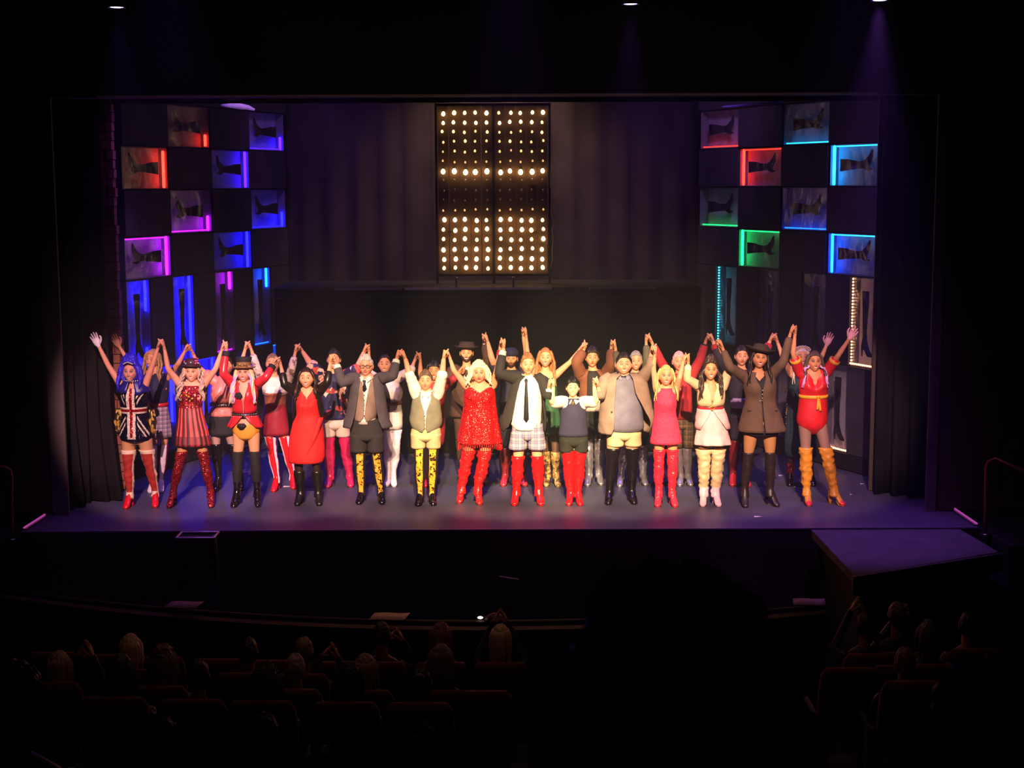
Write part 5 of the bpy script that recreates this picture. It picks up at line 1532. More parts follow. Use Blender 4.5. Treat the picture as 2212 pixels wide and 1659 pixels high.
for sd in (-1, 1):
    mb = MB(); p.sleeve('s', sd, 0, .33, 0, .016, flare=.012, mb=mb, cuff=(.31, .38, 1, .030)); p.child(mb, 'sleeve', [rl, yl])
p.belt(855, yl, .020, .016, xl=1726, xr=1788)
mb = MB()
for dx, y1 in ((-3, 881), (4, 884)):
    rows = []
    for t in np.linspace(0, 1, 7): rows.append([p.front(1763 + dx * t - 2, 854 + (y1 - 854) * t, .022), p.front(1763 + dx * t + 2.5, 854 + (y1 - 854) * t, .022)])
    mb.loft(rows, closed=False)
mb.ball(p.front(1763, 854, .02), (.022, .014, .018), 10, 8)
solid(p.child(mb, 'sash_knot', yl), .005)
must = mat('mustard_leather', '#d08a28', .42)
for sd in (-1, 1): p.boot(sd, 966, [must, mat('red_toe', '#d83030', .35)], wr=.014, off=.014, fn=lambda a, t: 0, shoe=1, toe_only=True, sole=0)
p.hair(mat('ash_brown_hair', '#4a382c', .55, var=.3, scale=25), 1.10, .058, -.05, -.10, .005, strands=dict(y_end=822, n=8, r=.013, wave=.006, front=.5, a0=66, a1=172, spread=.02))
mb = MB(); p.strands(mb, 834, n=6, r=.011, wave=.008, front=1, a0=62, a1=105, spread=.045, seed=4, z0=-.06); p.child(mb, 'lilac_hair_ends', mat('lilac_hair', '#b898d0', .5))

# ================================================================ the back row
GR = None
# b1
p = Person('long-haired blonde in a navy top, red belt and plaid skirt behind the flag dress', ((322, 1066), (347, 1066)), (331, 797), 756, (322, 812, 366, 812),
           (281, 786), (251, 738), (386, 784), (408, 750), (872, 326, 360), (915, 324, 368), 'fair', None, .9, gL='open', yaw=-.3, tilt=.12, heel=.08,
           face=dict(smile=.5, blush='#d87878', lip='#b04050'))
nt = mat('navy_top', '#23204a', .8)
p.wrap('top', [(806, 332, 358), (815, 322, 366), (845, 322, 366), (870, 327, 361)], nt, .012)
p.belt(873, redsat, .024, .018)
p.wrap('skirt', [(876, 326, 362), (905, 325, 368), (943, 323, 372)], plaid('white_navy_plaid', '#b8aab8', '#3a3458', '#7a3040', 18, 18), .016, pleat=(8, .03), n=56)
for sd in (-1, 1): p.boot(sd, 960, [mat('wine_patent', '#7a1420', .3), mat('white_patent', '#e8d8e8', .3)], fn=lambda a, t: 1 if abs(a - .3) < .5 else 0, shoe=1)
p.hair(mat('honey_hair', '#b08858', .5, var=.25, scale=25), 1.10, .055, -.05, -.10, .006, strands=dict(y_end=832, n=9, r=.014, wave=.012, front=.5, a0=70, a1=172, spread=.02))
# b2
p = Person('woman in a salmon satin blouse and black skirt behind the top-hatted woman', ((462, 1064), (520, 1062)), (490, 811), 770, (462, 822, 514, 822),
           (430, 795), (408, 750), (520, 790), (536, 744), (870, 458, 500), (915, 452, 506), 'fair', '#a08078', None, heel=.08,
           face=dict(smile=.6, blush='#d87878', lip='#b04050'))
sal = mat('salmon_satin', '#e08078', .4, var=.2, scale=8)
p.wrap('blouse', [(812, 472, 506), (824, 460, 516), (850, 455, 512), (868, 458, 502)], sal, .016, pleat=(7, .03))
p.belt(873, blk_leather, .022, .02); mb = MB()
for k in range(8): mb.ball(p.front(462 + 5 * k, 873, .024), .009, 6, 5)
p.child(mb, 'belt_crystals', silver_m)
p.wrap('peplum', [(880, 457, 504), (897, 450, 510)], sal, .02, pleat=(9, .05))
p.wrap('skirt', [(895, 454, 506), (920, 450, 510), (938, 449, 511)], blk_suede, .014)
for sd in (-1, 1): p.sleeve('sleeve', sd, 0, .25, sal, .02, flare=.012)
for sd in (-1, 1): p.boot(sd, 958, [blk_pat], wr=.006)
p.hair(hb, 1.07, .065, -.01, -.09, .004)
# b3
lace = blotch('lace_floral', ['#cdb2a8', '#e0ccc0', '#8a6a6a', '#d8c0b4'], 28, .8)
p = Person('woman in lace sleeves, copper corset and burgundy leather skirt, boots red and white', ((589, 1064), (634, 1058)), (590, 806), 764, (566, 822, 622, 822),
           (555, 795), (536, 744), (630, 797), (644, 750), (870, 572, 616), (915, 567, 622), 'fair', None, None, heel=.08,
           face=dict(smile=.5, blush='#d87878', lip='#b04050'))
p.wrap('blouse', [(814, 578, 610), (824, 566, 622), (850, 567, 622)], white_c, .014)
p.wrap('corset', [(846, 568, 621), (858, 570, 619), (885, 574, 615)], mat('copper_corset', '#9a5a44', .4, var=.25), .020, n=40)
p.wrap('skirt', [(866, 573, 616), (890, 569, 620), (920, 565, 624), (938, 564, 625)], mat('burgundy_leather', '#8a2030', .4, var=.2, scale=6), .022)
for sd in (-1, 1): p.sleeve('sleeve', sd, 0, .8, lace, .016)
for sd in (-1, 1): p.boot(sd, 942, [red_pat, mat('white_patent', '#e8d8e8', .3)], fn=lambda a, t: 1 if .55 < abs(a) < 1.2 else 0)
p.hair(mat('fawn_hair', '#8a6a50', .5, var=.25, scale=25), 1.08, .062, -.02, -.09, .006)
# b4
flor = blotch('navy_floral', ['#1e1a4a', '#262058', '#e0a890', '#1e1a4a', '#c84a40', '#2a2460', '#f0d0c0', '#1e1a4a'], 16, .7)
p = Person('man in a navy floral shirt, cream shorts and long magenta boots behind the charcoal suit', ((706, 1055), (758, 1054)), (722, 797), 755, (690, 812, 750, 812),
           (672, 788), (644, 750), (770, 800), (794, 750), (870, 698, 748), (905, 696, 752), 'fair', None, None, male=True, heel=.06, face=dict(smile=.5, brow='#3a2418'))
p.shorts([(896, 697, 752), (908, 695, 754), (920, 694, 755)], (942, 694, 757), mat('pale_shorts', '#cdb8b0', .85))
p.wrap('shirt', [(806, 706, 738), (818, 690, 750), (850, 690, 750), (885, 692, 752), (904, 692, 754)], flor, .018)
for sd in (-1, 1): p.sleeve('sleeve', sd, 0, .46, flor, .03, flare=.012)
for sd in (-1, 1): p.boot(sd, 935, [mat('magenta_patent', '#c02058', .3, coat=.3)], wr=.006, off=.012)
p.hair(mat('dark_short_hair', '#1e1410', .5), 1.08, .058, .0, -.07, .008, top=.01)
# b5
p = Person('woman with brown hair drawn back, white and black jacket and white boots', ((834, 1052), (852, 1053)), (832, 807), 766, (812, 818, 856, 818),
           (796, 806), (794, 750), (888, 800), (904, 768), (870, 834, 864), (915, 828, 868), 'fair', '#e0d4cc', 1.2, heel=.07, face=dict(smile=.7, blush='#d87878', lip='#b04050', brow='#3a2418'))
wj = mat('white_jacket', '#e4d6d2', .75)
p.wrap('jacket', [(810, 820, 850), (820, 810, 858), (845, 822, 872), (868, 830, 866)], [blk_suede, wj], .016, n=48, fn=lambda a, z, x: 1 if a > -.1 else 0)
p.wrap('skirt', [(868, 830, 866), (895, 828, 870), (925, 826, 870)], [mat('grey_panel', '#7a6a78', .8), wj], .016, fn=lambda a, z, x: 1 if a > -.2 else 0)
p.belt(870, mat('tan_belt', '#8a4a34', .5), .016, .022)
for sd in (-1, 1): p.sleeve('sleeve', sd, 0, .7, wj, .020)
for sd in (-1, 1): p.boot(sd, 928, [mat('white_patent', '#e8d8e8', .3)], wr=.003, off=.012)
p.hair(hb, 1.06, .07, -.0, -.08, .003)
# b6
p = Person('dark-haired woman in red almost hidden behind the grey-green vest', ((918, 1054), (934, 1054)), (938, 822), 785, (918, 832, 962, 832),
           (908, 808), (904, 768), (980, 818), (1000, 800), (880, 920, 958), (915, 914, 960), 'olive', None, None, heel=.08, face=dict(smile=.5, lip='#b04050'))
p.wrap('dress', [(824, 926, 952), (835, 916, 964), (860, 917, 962), (900, 912, 962), (935, 908, 962), (960, 914, 958)], mat('red_dull', '#a82430', .6), .014)
p.sleeve('sleeve', 1, 0, .6, mat('red_dull', '#a82430', .6), .016)
for sd in (-1, 1): p.boot(sd, 1040, [red_pat], shaft=False, name='shoe')
p.hair(mat('black_hair', '#14100e', .45), 1.12, .05, -.03, -.10, .012, strands=dict(y_end=838, n=6, r=.014, wave=.006, front=.3, a0=80, a1=172))
# b7
brn = mat('brown_suit', '#4a3026', .85)
p = Person('bearded man in a wide dark fedora and brown suit behind the platinum wig', ((1000, 1048), (1050, 1047)), (1008, 783), 742, (980, 800, 1036, 800),
           (962, 826), (985, 812), (1055, 778), (1047, 728), (870, 985, 1034), (905, 982, 1040), 'fair', '#241a18', 1.2, male=True, heel=.04, gL=None,
           face=dict(smile=.75, beard='#3a2218', brow='#2a1a10'))
p.wrap('shirt', [(792, 998, 1020), (805, 988, 1030), (860, 986, 1032)], white_c, .008)
p.wrap('jacket', [(794, 994, 1026), (804, 980, 1040), (840, 976, 1044), (880, 974, 1046), (898, 972, 1048)], brn, .022, opening=[.3, .25, .15, .1, .2])
p.shorts([(890, 980, 1040), (925 - 12, 980, 1040)], (950, 984, 1038), brn, name='trousers')
for sd in (-1, 1): p.sleeve('sleeve', sd, 0, .86, brn, .022)
for sd in (-1, 1): p.boot(sd, 950, [brn, mat('snake_shoe', '#8a6a50', .4)], shoe=1, off=.03, heelw=.03)
p.hair(mat('dark_short_hair', '#1e1410', .5), 1.05, .05, .0, -.07, .004)
p.hat([(.0, .0), (.12, .0), (.152, .012), (.154, .02), (.12, .012), (.098, .014), (.094, .06), (.08, .085), (.04, .078), (.0, .08)], mat('fedora_felt', '#3a2a1e', .9), .056, (-.14, .04), sy=1.15, brim=(.11, .02))
mb = MB(); mb.prism([(-.014, .01), (.014, .01), (.022, -.07), (0, -.1), (-.022, -.07)], .01, np.array(Matrix.Translation(Vector(p.front(1008, 798, .012))))); p.child(mb, 'necktie', brn)
# b8
p = Person('bearded man in a backward cap and dark blue shirt behind the raised blazer arm', ((1086, 1052), (1134, 1052)), (1104, 795), 758, (1078, 806, 1132, 806),
           (1062, 775), (1047, 728), (1138, 760), (1132, 714), (870, 1082, 1130), (905, 1080, 1134), 'fair', '#241a18', 1.2, male=True, heel=.06,
           face=dict(smile=.2, beard='#2a1c14', brow='#1a120c'))
dbl = mat('dark_blue_shirt', '#26243e', .8)
p.wrap('shirt', [(798, 1092, 1118), (810, 1076, 1134), (850, 1076, 1134), (890, 1078, 1134)], dbl, .016)
p.shorts([(885, 1080, 1134), (925 - 12, 1078, 1138)], (965, 1080, 1136), mat('dark_indigo', '#1c1828', .85), name='trousers')
p.sleeve('sleeve', -1, 0, .3, dbl, .022); p.sleeve('sleeve', 1, 0, .3, dbl, .022)
for sd in (-1, 1): p.boot(sd, 965, [mat('wine_boot', '#7a1c24', .35), mat('cherry_shoe', '#b02838', .3)], shoe=1, wr=.006, off=.012)
p.hair(mat('dark_short_hair', '#1e1410', .5), 1.04, .045, .0, -.07, .004)
p.hat([(.086, -.01), (.09, .0), (.09, .022), (.082, .055), (.055, .082), (.0, .09)], mat('navy_cap', '#1c1c38', .85), .05, (-.05, 0), name='cap', sy=1.16)
# b9
p = Person('smiling woman with long red-blonde hair and a green dress behind the black blazer', ((1179, 1052), (1207, 1054)), (1178, 793), 750, (1154, 808, 1203, 808),
           (1140, 778), (1132, 714), (1234, 780), (1263, 746), (868, 1160, 1204), (910, 1158, 1210), 'fair', '#5a4032', None, heel=.08,
           face=dict(smile=.95, blush='#d87878', lip='#a83a40', brow='#6a4028'))
grn = mat('green_satin', '#2c5a3a', .6, var=.2)
p.wrap('dress', [(815, 1162, 1198), (835, 1157, 1204), (868, 1160, 1204), (900, 1158, 1210), (935, 1156, 1214)], grn, .014, pleat=(7, .03))
for sd in (-1, 1): p.boot(sd, 975, [blotch('gold_snake', ['#b08a50', '#8a6a3c', '#5a4024', '#c8a468'], 30, .4, metal=.2)], wr=.005)
p.hair(mat('red_blonde_hair', '#a8683c', .5, var=.25, scale=25), 1.09, .064, -.05, -.10, .004, strands=dict(y_end=832, n=9, r=.014, wave=.006, front=.5, a0=68, a1=172, spread=.015))
# b10
sue = mat('brown_suede', '#7a4630', .9)
p = Person('brown-haired youth in a rust suede jacket between the boy and the tan blazer', ((1268, 1052), (1300, 1050)), (1279, 793), 752, (1254, 808, 1310, 808),
           (1245, 782), (1263, 746), (1321, 786), (1324, 742), (872, 1258, 1306), (910, 1256, 1308), 'fair', '#1a1614', 1.2, male=True, heel=.06,
           face=dict(smile=.1, brow='#2a1a10'))
p.wrap('shirt', [(800, 1268, 1292), (812, 1256, 1308), (850, 1256, 1308), (886, 1258, 1308)], [mat('black_shirt', '#1c161a', .8), mat('pale_blouse', '#d8c4b8', .8)], .014, fn=lambda a, z, x: 0 if z > p.P(1280, 862)[2] else 1)
p.shorts([(884, 1258, 1308), (920 - 12, 1254, 1312)], (945, 1256, 1310), blk_suede, name='trousers')
p.wrap('jacket', [(800, 1262, 1296), (812, 1252, 1312), (845, 1252, 1312), (872, 1254, 1310)], sue, .024, opening=[.5, .5, .5, .6])
for sd in (-1, 1): p.sleeve('sleeve', sd, 0, .88, sue, .024, flare=.008)
slv = mat('silver_boot', '#a8a2ac', .28, metal=.7, var=.2, scale=14)
for sd in (-1, 1): p.boot(sd, 946, [slv], wr=.008, off=.010)
p.hair(mat('dark_brown_hair', '#2a1812', .45), 1.13, .05, -.01, -.07, .010, top=.012)
# b11
olv = mat('olive_coat', '#5a5340', .85)
p = Person('grey-haired person in an olive coat and silver boots half hidden behind the tan blazer', ((1338, 1054), (1396, 1051)), (1373, 800), 760, (1346, 812, 1396, 812),
           (1334, 788), (1324, 742), (1398, 778), (1399, 728), (870, 1350, 1392), (910, 1346, 1398), 'fair', '#241f2a', 1.2, heel=.06, face=dict(smile=.5, brow='#6a6058'))
p.wrap('coat', [(804, 1358, 1386), (814, 1344, 1398), (860, 1346, 1398), (905, 1340, 1404), (940, 1338, 1408)], olv, .018)
for sd in (-1, 1): p.sleeve('sleeve', sd, 0, .85, olv, .020)
for sd in (-1, 1): p.boot(sd, 960, [slv], wr=.008, off=.010)
p.hair(mat('grey_bob_hair', '#8a847e', .55, var=.2), 1.10, .058, -.03, -.09, .006)
# b12
rsw = mat('red_sweater', '#a8202c', .85, bump=.1)
p = Person('pink-haired woman in a red sweater and dark plaid trousers behind the pink dress', ((1468, 1052), (1494, 1052)), (1466, 801), 760, (1446, 814, 1492, 814),
           (1428, 782), (1399, 728), (1512, 778), (1532, 726), (872, 1446, 1490), (912, 1444, 1494), 'pink', '#2a2420', 1.2, heel=.05, face=dict(smile=.3, lip='#b05058', brow='#8a6058'))
p.wrap('sweater', [(806, 1454, 1482), (816, 1444, 1494), (850, 1442, 1494), (880, 1442, 1496), (903, 1446, 1494)], rsw, .020)
for sd in (-1, 1):
    mb = MB(); p.sleeve('s', sd, 0, .86, 0, .024, flare=.0, mb=mb, cuff=(.84, .92, 1, .02)); p.child(mb, 'sleeve', [rsw, blk_suede])
p.shorts([(898, 1446, 1494), (930 - 12, 1446, 1500)], (965, 1450, 1500), plaid('dark_plaid', '#3a2c20', '#6a4a2a', '#1a1414', 14, 14), name='trousers')
for sd in (-1, 1): p.boot(sd, 968, [mat('grey_boot', '#5a5058', .4), slv], shoe=1, off=.012)
p.hair(mat('pink_rinse_hair', '#d89a9a', .55, var=.2), 1.10, .05, -.03, -.09, .006)
# b13
p = Person('dark-haired man in dark clothes with a lilac waist sash behind the army jacket', ((1582, 1052), (1618, 1054)), (1601, 790), 749, (1576, 806, 1630, 806),
           (1556, 778), (1532, 726), (1648, 778), (1671, 726), (872, 1580, 1626), (908, 1578, 1630), 'fair', '#2a1418', 1.2, male=True, heel=.07, handcol=(None, None),
           face=dict(smile=.3, brow='#1a100c'))
dk = mat('dark_plum_coat', '#241c30', .8)
p.wrap('coat', [(798, 1590, 1614), (808, 1574, 1632), (850, 1574, 1632), (866, 1578, 1630)], dk, .018)
p.wrap('sash', [(858, 1577, 1630), (870, 1578, 1630), (880, 1578, 1631)], mat('lilac_sash', '#9a86b0', .6), .026)
p.shorts([(876, 1578, 1630), (915 - 12, 1576, 1634)], (950, 1578, 1632), dk, name='trousers')
for sd in (-1, 1):
    mb = MB(); p.sleeve('s', sd, 0, .86, 0, .018, mb=mb, cuff=(.8, .92, 1, .02)); p.child(mb, 'sleeve', [dk, rsw])
for sd in (-1, 1): p.boot(sd, 950, [mat('wine_boot', '#7a1c24', .35), mat('cherry_shoe', '#b02838', .3)], shoe=1, off=.010)
p.hair(mat('dark_short_hair', '#1e1410', .5), 1.08, .055, .0, -.07, .008, top=.012)
# b14
teal = mat('dark_teal', '#16303a', .7)
p = Person('fair-haired woman in a flower headband and dark teal dress behind the red leotard', ((1706, 1052), (1760, 1052)), (1731, 792), 750, (1708, 806, 1756, 806),
           (1692, 776), (1671, 726), (1777, 766), (1790, 734), (870, 1704, 1752), (910, 1700, 1756), 'fair', '#2a1418', .9, heel=.09, gR='open', handcol=(None, '#d8a0b0'),
           face=dict(smile=.6, blush='#d87878', lip='#b04050'))
p.wrap('dress', [(808, 1714, 1748), (822, 1706, 1756), (850, 1700, 1756), (890, 1698, 1758), (950, 1694, 1762), (985, 1696, 1764)], teal, .014)
for sd in (-1, 1): p.boot(sd, 1000, [sequin('wine_sequin', '#7a1620', '#24060a', 60, .4, .3), blk_pat], shoe=1, off=.010)
mb = MB(); rr = random.Random(3)
for t in np.linspace(0, 1, 30): mb.ball(p.front(1698 + rr.uniform(-2, 2), 835 + 100 * t, .0), rr.uniform(.006, .012), 6, 5)
p.child(mb, 'sequin_edging', gold_m)
p.hair(mat('white_blonde_hair', '#d8c4b4', .55, var=.2), 1.09, .06, -.04, -.10, .006, strands=dict(y_end=826, n=7, r=.013, wave=.008, front=.3, a0=75, a1=172))
mb = MB()
for k in range(9):
    a = -1.3 + 2.6 * k / 8; c_ = p.hp_((.085 * math.sin(a), -.03, .085 + .045 * math.cos(a)))
    for j in range(5): mb.ball(c_ + np.array((.014 * math.cos(j * 1.26), -.008, .014 * math.sin(j * 1.26))), .011, 6, 5, 0)
    mb.ball(c_ + np.array((0, -.016, 0)), .008, 6, 5, 1)
p.child(mb, 'flower_headband', [mat('pale_petals', '#c8b4b8', .8), gold_m])

# ================================================================ the house: seats and audience seen from behind
def row_y(d, x): return d + .02 * x * x
ROWS = {'A': (13.0, -1.36), 'B': (12.0, -1.14), 'C': (11.0, -.92), 'D': (9.9, -.62), 'E': (5.6, .62), 'G': (6.7, .10), 'F': (1.45, 2.20), 'H': (2.3, 1.80)}
seat_m = mat('seat_velvet', '#5a1418', .9, var=.2, scale=6, sheen=.3)
seat_fr = mat('seat_frame', '#1c1414', .6)
n_ = 0
for k, (d, z) in enumerate(((13.0, -1.36), (12.0, -1.14), (11.0, -.92), (9.9, -.62), (8.8, -.32), (7.7, -.02), (6.7, .10), (5.6, .62))):
    pts = [(x, row_y(d, x) + .55) for x in np.linspace(-9.4, 9.4, 13)] + [(x, row_y(d, x) - .56) for x in np.linspace(9.4, -9.4, 13)]
    o = slab('floor_%d' % (k + 1), pts, -1.895, z, concrete_m); tag(o, kind='structure')
o = slab('floor_9', [(-9.4, -3), (9.4, -3), (9.4, 1.75), (-9.4, 1.75)], .6, 2.2, concrete_m); tag(o, kind='structure')
o = slab('floor_10', [(-9.4, 1.76), (9.4, 1.76), (9.4, 2.9), (-9.4, 2.9)], .6, 1.8, concrete_m); tag(o, kind='structure')
SEAT = []
def seat(X, Y, z, label):
    r = empty('theatre_seat', (X, Y, z), label, 'seat', 'theatre seats in the dark house')
    if not SEAT:
        mb = MB(); n = 12
        rings = []
        for i, (zz, w, y, t) in enumerate(((.42, .22, -.10, .05), (.6, .245, -.14, .06), (.85, .245, -.19, .055), (1.0, .235, -.22, .05), (1.06, .20, -.23, .03))):
            rings.append([(w * math.copysign(abs(math.cos(a)) ** .35, math.cos(a)), y + t * math.copysign(abs(math.sin(a)) ** .5, math.sin(a)), zz) for a in [2 * math.pi * (j + .5) / 16 for j in range(16)]])
        mb.loft(rings); a = mb.obj('backrest', seat_m, r)
        mb = MB(); mb.box((0, .14, .43), (.22, .22, .045)); b = mb.obj('seat_cushion', seat_m, r, smooth=False)
        mb = MB(); mb.box((-.265, .08, .62), (.025, .2, .02)); mb.box((-.265, .02, .31), (.02, .06, .30)); c = mb.obj('armrest', seat_fr, r, smooth=False)
        SEAT.extend([a, b, c])
    else:
        for q in SEAT:
            o = q.copy(); COL.objects.link(o); o.parent = r
    return r
def watcher(px, py, row, hair, label, style='short', clap=None, top='#2a2226', s=1.0, skin='#b88468', depth=None, wide=1.0, seatlab=None):
    """someone seated, seen from behind; px, py is the middle of the head"""
    d, zf = ROWS[row]
    X0 = W(px, py, d)[0]; Y = row_y(d, X0) if d > 4 else d
    hc = W(px, py, Y); X = hc[0]; hz = hc[2]
    O = np.array((X, Y, zf))
    b = MB(); sk = np.array(lin(skin)); cl = np.array(lin(top))
    x, y, z = head_shape(1.1, wide, False)
    pts = np.stack([x, -y, z], -1).reshape(-1, 3) * s          # faces the stage (+Y)
    b.add(pts + hc - O, [tuple(reversed(f)) for f in FULL_FACES], 0, sk)
    for q in (-1, 1): b.ball(hc - O + np.array((q * .076 * wide * s, .0, -.004)), np.array((.009, .017, .03)) * s, 8, 6, col=sk)
    zs_ = hz - .235 * s
    b.tube([(0, -.01, zs_ - zf - .03), (0, -.005, hz - zf - .05)], [.06, .052], 12, col=sk)
    rings = []
    for zz, rx, ry in ((zf + .49, .17, .10), (zf + .55, .17, .125), ((zf + zs_) / 2 + .1, .18, .115), (zs_ - .13, .20, .115), (zs_ - .04, .185, .095), (zs_ + .01, .12, .075), (zs_ + .045, .06, .06)):
        rings.append([(rx * s * math.cos(a), ry * math.sin(a), zz - zf) for a in [2 * math.pi * j / 18 for j in range(18)]])
    b.loft(rings, col=cl)
    for q in (-1, 1):
        S_ = np.array((q * .18 * s, 0, zs_ - zf - .06))
        if clap:
            H_ = np.array((q * .03 + clap[0], .12, hz - zf + clap[1])); E_ = np.array((q * .22 + clap[0] * .6, .14, zs_ - zf - .10 + clap[1] * .5))
        else:
            H_ = np.array((q * .07, .30, .56)); E_ = np.array((q * .25, .10, zs_ - zf - .34))
        zd = nrm(H_ - E_)
        b.tube([S_, E_, H_ - zd * .08], [.058, .045, .030], 10, col=cl)
        pn = np.array((-float(q), 0, 0)); pn = nrm(pn - zd * np.dot(pn, zd)); yd = -pn; xd = np.cross(yd, zd)
        V, F = HAND_CLAP; F2 = F; V2 = V.copy()
        if xd[1] > 0: V2 = V * (-1, 1, 1); F2 = [tuple(reversed(f)) for f in F]
        b.add((np.stack([xd, yd, zd], 1) @ V2.T).T + H_ - zd * .08, F2, 0, sk)
        b.tube([(q * .09, .03, .565), (q * .11, .42, .565), (q * .11, .46, .08)], [.08, .06, .045], 10, col=np.array(lin('#1c1a22')))
        b.tube([(q * .11, .42, .04), (q * .11, .60, .035)], [.04, .035], 8, col=np.array((.01, .01, .01)))
    body = b.obj('person', skin_mat(), None, True, tuple(O), colattr=True)
    tag(body, label, 'person')
    # hair
    hm = mat('house_hair_' + hair[1:], hair, .5, var=.35, scale=30)
    vol = {'short': 1.10, 'bob': 1.16, 'long': 1.14, 'puff': 1.34, 'bun': 1.08}[style]
    vx, vy, vz = x * vol, -y * vol, z * vol
    hl = np.where(vy > .03, .05, np.where(vy > -.02, -.005, {'short': -.07, 'bun': -.08}.get(style, -.115)))
    rr = random.Random(int(px * 7 + py)); sd_ = rr.uniform(0, 50)
    nz = np.array([mnoise.noise(Vector((math.atan2(a, c) * 6 + sd_, e * 14, 2.))) + .7 * mnoise.noise(Vector((a * 45, c * 45, e * 35 + sd_))) for a, c, e in zip(vx.ravel(), vy.ravel(), vz.ravel())])
    k = (1 + nz * (.14 if style == 'puff' else .07))[:, None]
    P_ = np.stack([vx, vy, vz], -1).reshape(-1, 3) * k * s
    fs = [tuple(reversed(f)) for f in grid_faces(vz > hl)] + [tuple(range(NT))]
    used = sorted({i for f in fs for i in f}); idx = {u: i for i, u in enumerate(used)}
    mb = MB(); mb.add(P_[used] + hc - O, [tuple(idx[i] for i in f) for f in fs])
    if style in ('bob', 'long', 'puff'):
        zl = {'bob': -.17, 'long': -.32, 'puff': -.2}[style]
        for q in range(26):
            a = math.radians(-112 + 224 * q / 25 + rr.uniform(-6, 6))
            p0 = np.array((math.sin(a) * .075 * vol, -math.cos(a) * .092 * vol, .03)) * s; p1 = p0 * (1.08, 1.05, 1) + np.array((0, 0, -.12)); p2 = p0 * (1.02, 1.1, 1) + np.array((rr.uniform(-.02, .02), -.02, zl + rr.uniform(-.04, .06)))
            mb.tube([hc - O + p0 * (.8, .8, 1) + (0, 0, .04), hc - O + p0, hc - O + p1, hc - O + p2], [.014, .017, .016, .006], 6)
    if style == 'bun': mb.ball(hc - O + np.array((0, -.10, .075)) * s, .042, 10, 8)
    hobj = mb.obj('hair', hm, body)
    seat(X, Y, zf, seatlab or ('dark red seat holding the ' + label[:1].lower() + label[1:].split(',')[0].split(' in the ')[0].split(' seen ')[0]))
    return body
# row A
watcher(825, 1372, 'A', '#4a3428', 'dark-haired spectator clapping, beside the spectator with a rounded auburn head', 'short', clap=(.12, -.02), seatlab='dark red seat of the clapping dark-haired spectator')
watcher(952, 1374, 'A', '#7a4a30', 'auburn bob-haired spectator seated between two clapping spectators', 'bob', seatlab='dark red seat of the auburn bob-haired spectator')
watcher(1081, 1378, 'A', '#c8a888', 'pale blonde long-haired spectator with both hands raised over the head', 'long', clap=(0, .18), seatlab='dark red seat of the pale blonde spectator')
watcher(1868, 1352, 'A', '#2a1e1a', 'dark-haired spectator reaching clasped hands high, across the aisle', 'short', clap=(-.04, .18), seatlab='dark red seat of the spectator reaching high across the aisle')
watcher(1938, 1330, 'A', '#5a4238', 'brown-haired spectator leaning beside the one with hands held high', 'short', s=1.05, clap=(.1, .02), seatlab='dark red seat of the brown-haired leaning spectator')
watcher(2090, 1352, 'A', '#1e1614', 'black-haired spectator in pale knitwear at the far dark side', 'short', top='#6a5a50', seatlab='dark red seat of the spectator in pale knitwear')
# row B
watcher(282, 1402, 'B', '#c8a48a', 'sandy pale-haired spectator, hair shining, farthest toward the handrail', 'bob', seatlab='dark red seat of the sandy pale-haired spectator')
watcher(537, 1410, 'B', '#241a18', 'near-black-haired spectator with hair rising straight above seat backs', 'short', seatlab='dark red seat of the near-black-haired spectator')
watcher(656, 1408, 'B', '#8a6a54', 'light brown-haired spectator clapping with hands lifted beside the head', 'short', clap=(.22, -.02), seatlab='dark red seat of the light brown-haired clapping spectator')
watcher(2006, 1372, 'B', '#3a2a26', 'dark-haired spectator in front of the dark near head', 'bob', seatlab='dark red seat before the dark near head')
# row C
watcher(128, 1442, 'C', '#a88068', 'copper-haired spectator alone near the dark side steps', 'bob', clap=(.18, .12), seatlab='dark red seat of the copper-haired spectator')
watcher(352, 1432, 'C', '#6a4a40', 'tousled brown-haired spectator behind the sandy pale-haired one', 'puff', seatlab='dark red seat of the tousled brown-haired spectator')
watcher(637, 1446, 'C', '#a8907c', 'grey-blond round-headed spectator under the clapping light brown head', 'short', seatlab='dark red seat of the grey-blond spectator')
watcher(789, 1448, 'C', '#94765e', 'fawn-haired spectator below the dark-haired clapping one', 'bob', seatlab='dark red seat of the fawn-haired spectator')
watcher(952, 1426, 'C', '#7c6a58', 'ash-haired spectator directly below the auburn bob', 'long', seatlab='dark red seat of the ash-haired spectator')
watcher(1955, 1432, 'C', '#6a4038', 'russet-haired spectator leaning low across the aisle', 'short', seatlab='dark red seat of the russet-haired spectator')
# row D
watcher(262, 1452, 'D', '#120e0e', 'black long-haired spectator covering the sandy head\'s seat', 'long', seatlab='dark seat under the black long-haired spectator')
watcher(428, 1462, 'D', '#2a1c18', 'dark brown-haired spectator under the tousled brown head', 'short', seatlab='dark seat under the dark brown-haired spectator')
watcher(575, 1478, 'D', '#3a221c', 'dark auburn-haired broad spectator with hair rounded wide', 'puff', seatlab='dark seat under the broad dark auburn spectator')
watcher(752, 1470, 'D', '#151010', 'black bob-haired spectator under the fawn head', 'bob', seatlab='dark seat under the black bob-haired spectator')
watcher(908, 1480, 'D', '#1a1210', 'black-haired spectator with a bun below the ash head', 'bun', seatlab='dark seat under the spectator with a bun')
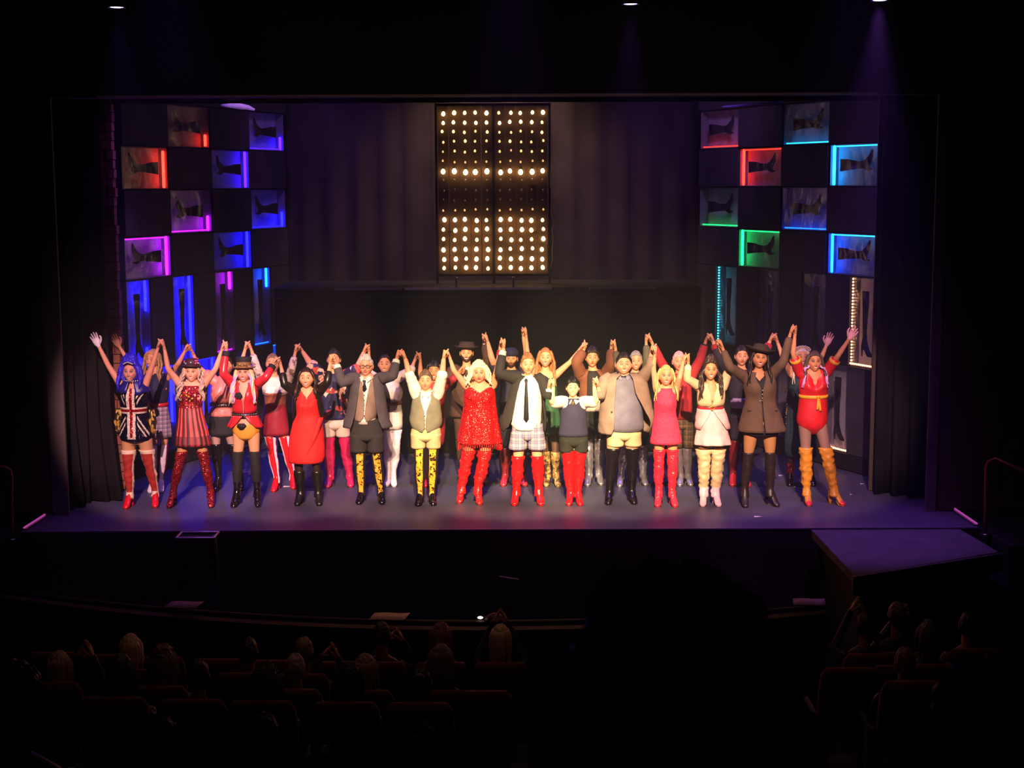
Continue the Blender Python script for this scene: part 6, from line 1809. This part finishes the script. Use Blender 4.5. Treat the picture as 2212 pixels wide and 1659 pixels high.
# near row and the two dark heads right before the camera
watcher(32, 1520, 'E', '#1c1412', 'large dark head close at the frame edge nearest the copper-haired spectator', 'puff', s=1.1, seatlab='seat of the large dark head at the edge')
watcher(330, 1640, 'E', '#241814', 'large dark curly head close to the camera, near the black long-haired one', 'puff', s=1.15, seatlab='seat of the large curly head')
watcher(565, 1606, 'G', '#1a1412', 'large smooth dark head close to the camera, below the broad auburn one', 'bob', s=1.1, seatlab='seat of the large smooth head')
watcher(705, 1668, 'G', '#30221c', 'close dark brown head just rising over the bottom edge', 'short', seatlab='seat of the head rising over the bottom edge')
watcher(908, 1628, 'E', '#3a2a24', 'close dark brown head with upswept hair, below the bun', 'bun', s=1.05, seatlab='seat of the upswept head')
watcher(1462, 1660, 'F', '#140e0c', 'huge blurred dark head right before the camera, covering the pit', 'puff', s=1.32, top='#120e0e', seatlab='seat of the huge blurred head')
watcher(2125, 1640, 'H', '#100c0b', 'huge dark head at the corner before the aisle spectators', 'puff', s=1.0, top='#120e0e', seatlab='seat of the huge corner head')
# empty seats that show between the heads
for (px, row, lab) in ((102, 'A', 'empty dark red seat nearest the dark side steps'), (218, 'A', 'empty dark red seat beyond the sandy pale-haired spectator'), (342, 'A', 'empty dark red seat above the tousled brown head'),
                       (478, 'A', 'empty dark red seat near the near-black-haired spectator'), (592, 'A', 'empty dark red seat between the near-black and light brown heads'), (738, 'A', 'empty dark red seat beside the dark-haired clapping spectator'),
                       (1832, 'B', 'empty dark red seat at the aisle under the raised hands'), (1945, 'B', 'empty dark red seat below the leaning brown-haired spectator'), (1040, 'C', 'dark red seat below the pale blonde spectator')):
    d, zf = ROWS[row]; X = W(px, 1400, d)[0]
    seat(X, row_y(d, X), zf, lab)

# ================================================================ stage haze
hz = MB(); hz.box((0, 19.75, 3.66), (6.6, 4.4, 3.64))
ho_ = hz.obj('stage_haze', [], None, smooth=False)
hm_ = bpy.data.materials.new('stage_haze'); hm_.use_nodes = True
nt = hm_.node_tree; nt.nodes.remove(nt.nodes['Principled BSDF'])
vs_ = nt.nodes.new('ShaderNodeVolumeScatter'); vs_.inputs['Density'].default_value = .0068; vs_.inputs['Anisotropy'].default_value = .0
nt.links.new(vs_.outputs[0], nt.nodes['Material Output'].inputs['Volume'])
ho_.data.materials.append(hm_)
ho_.display_type = 'WIRE'
tag(ho_, 'thin theatrical haze hanging over the whole stage', 'haze', kind='stuff')
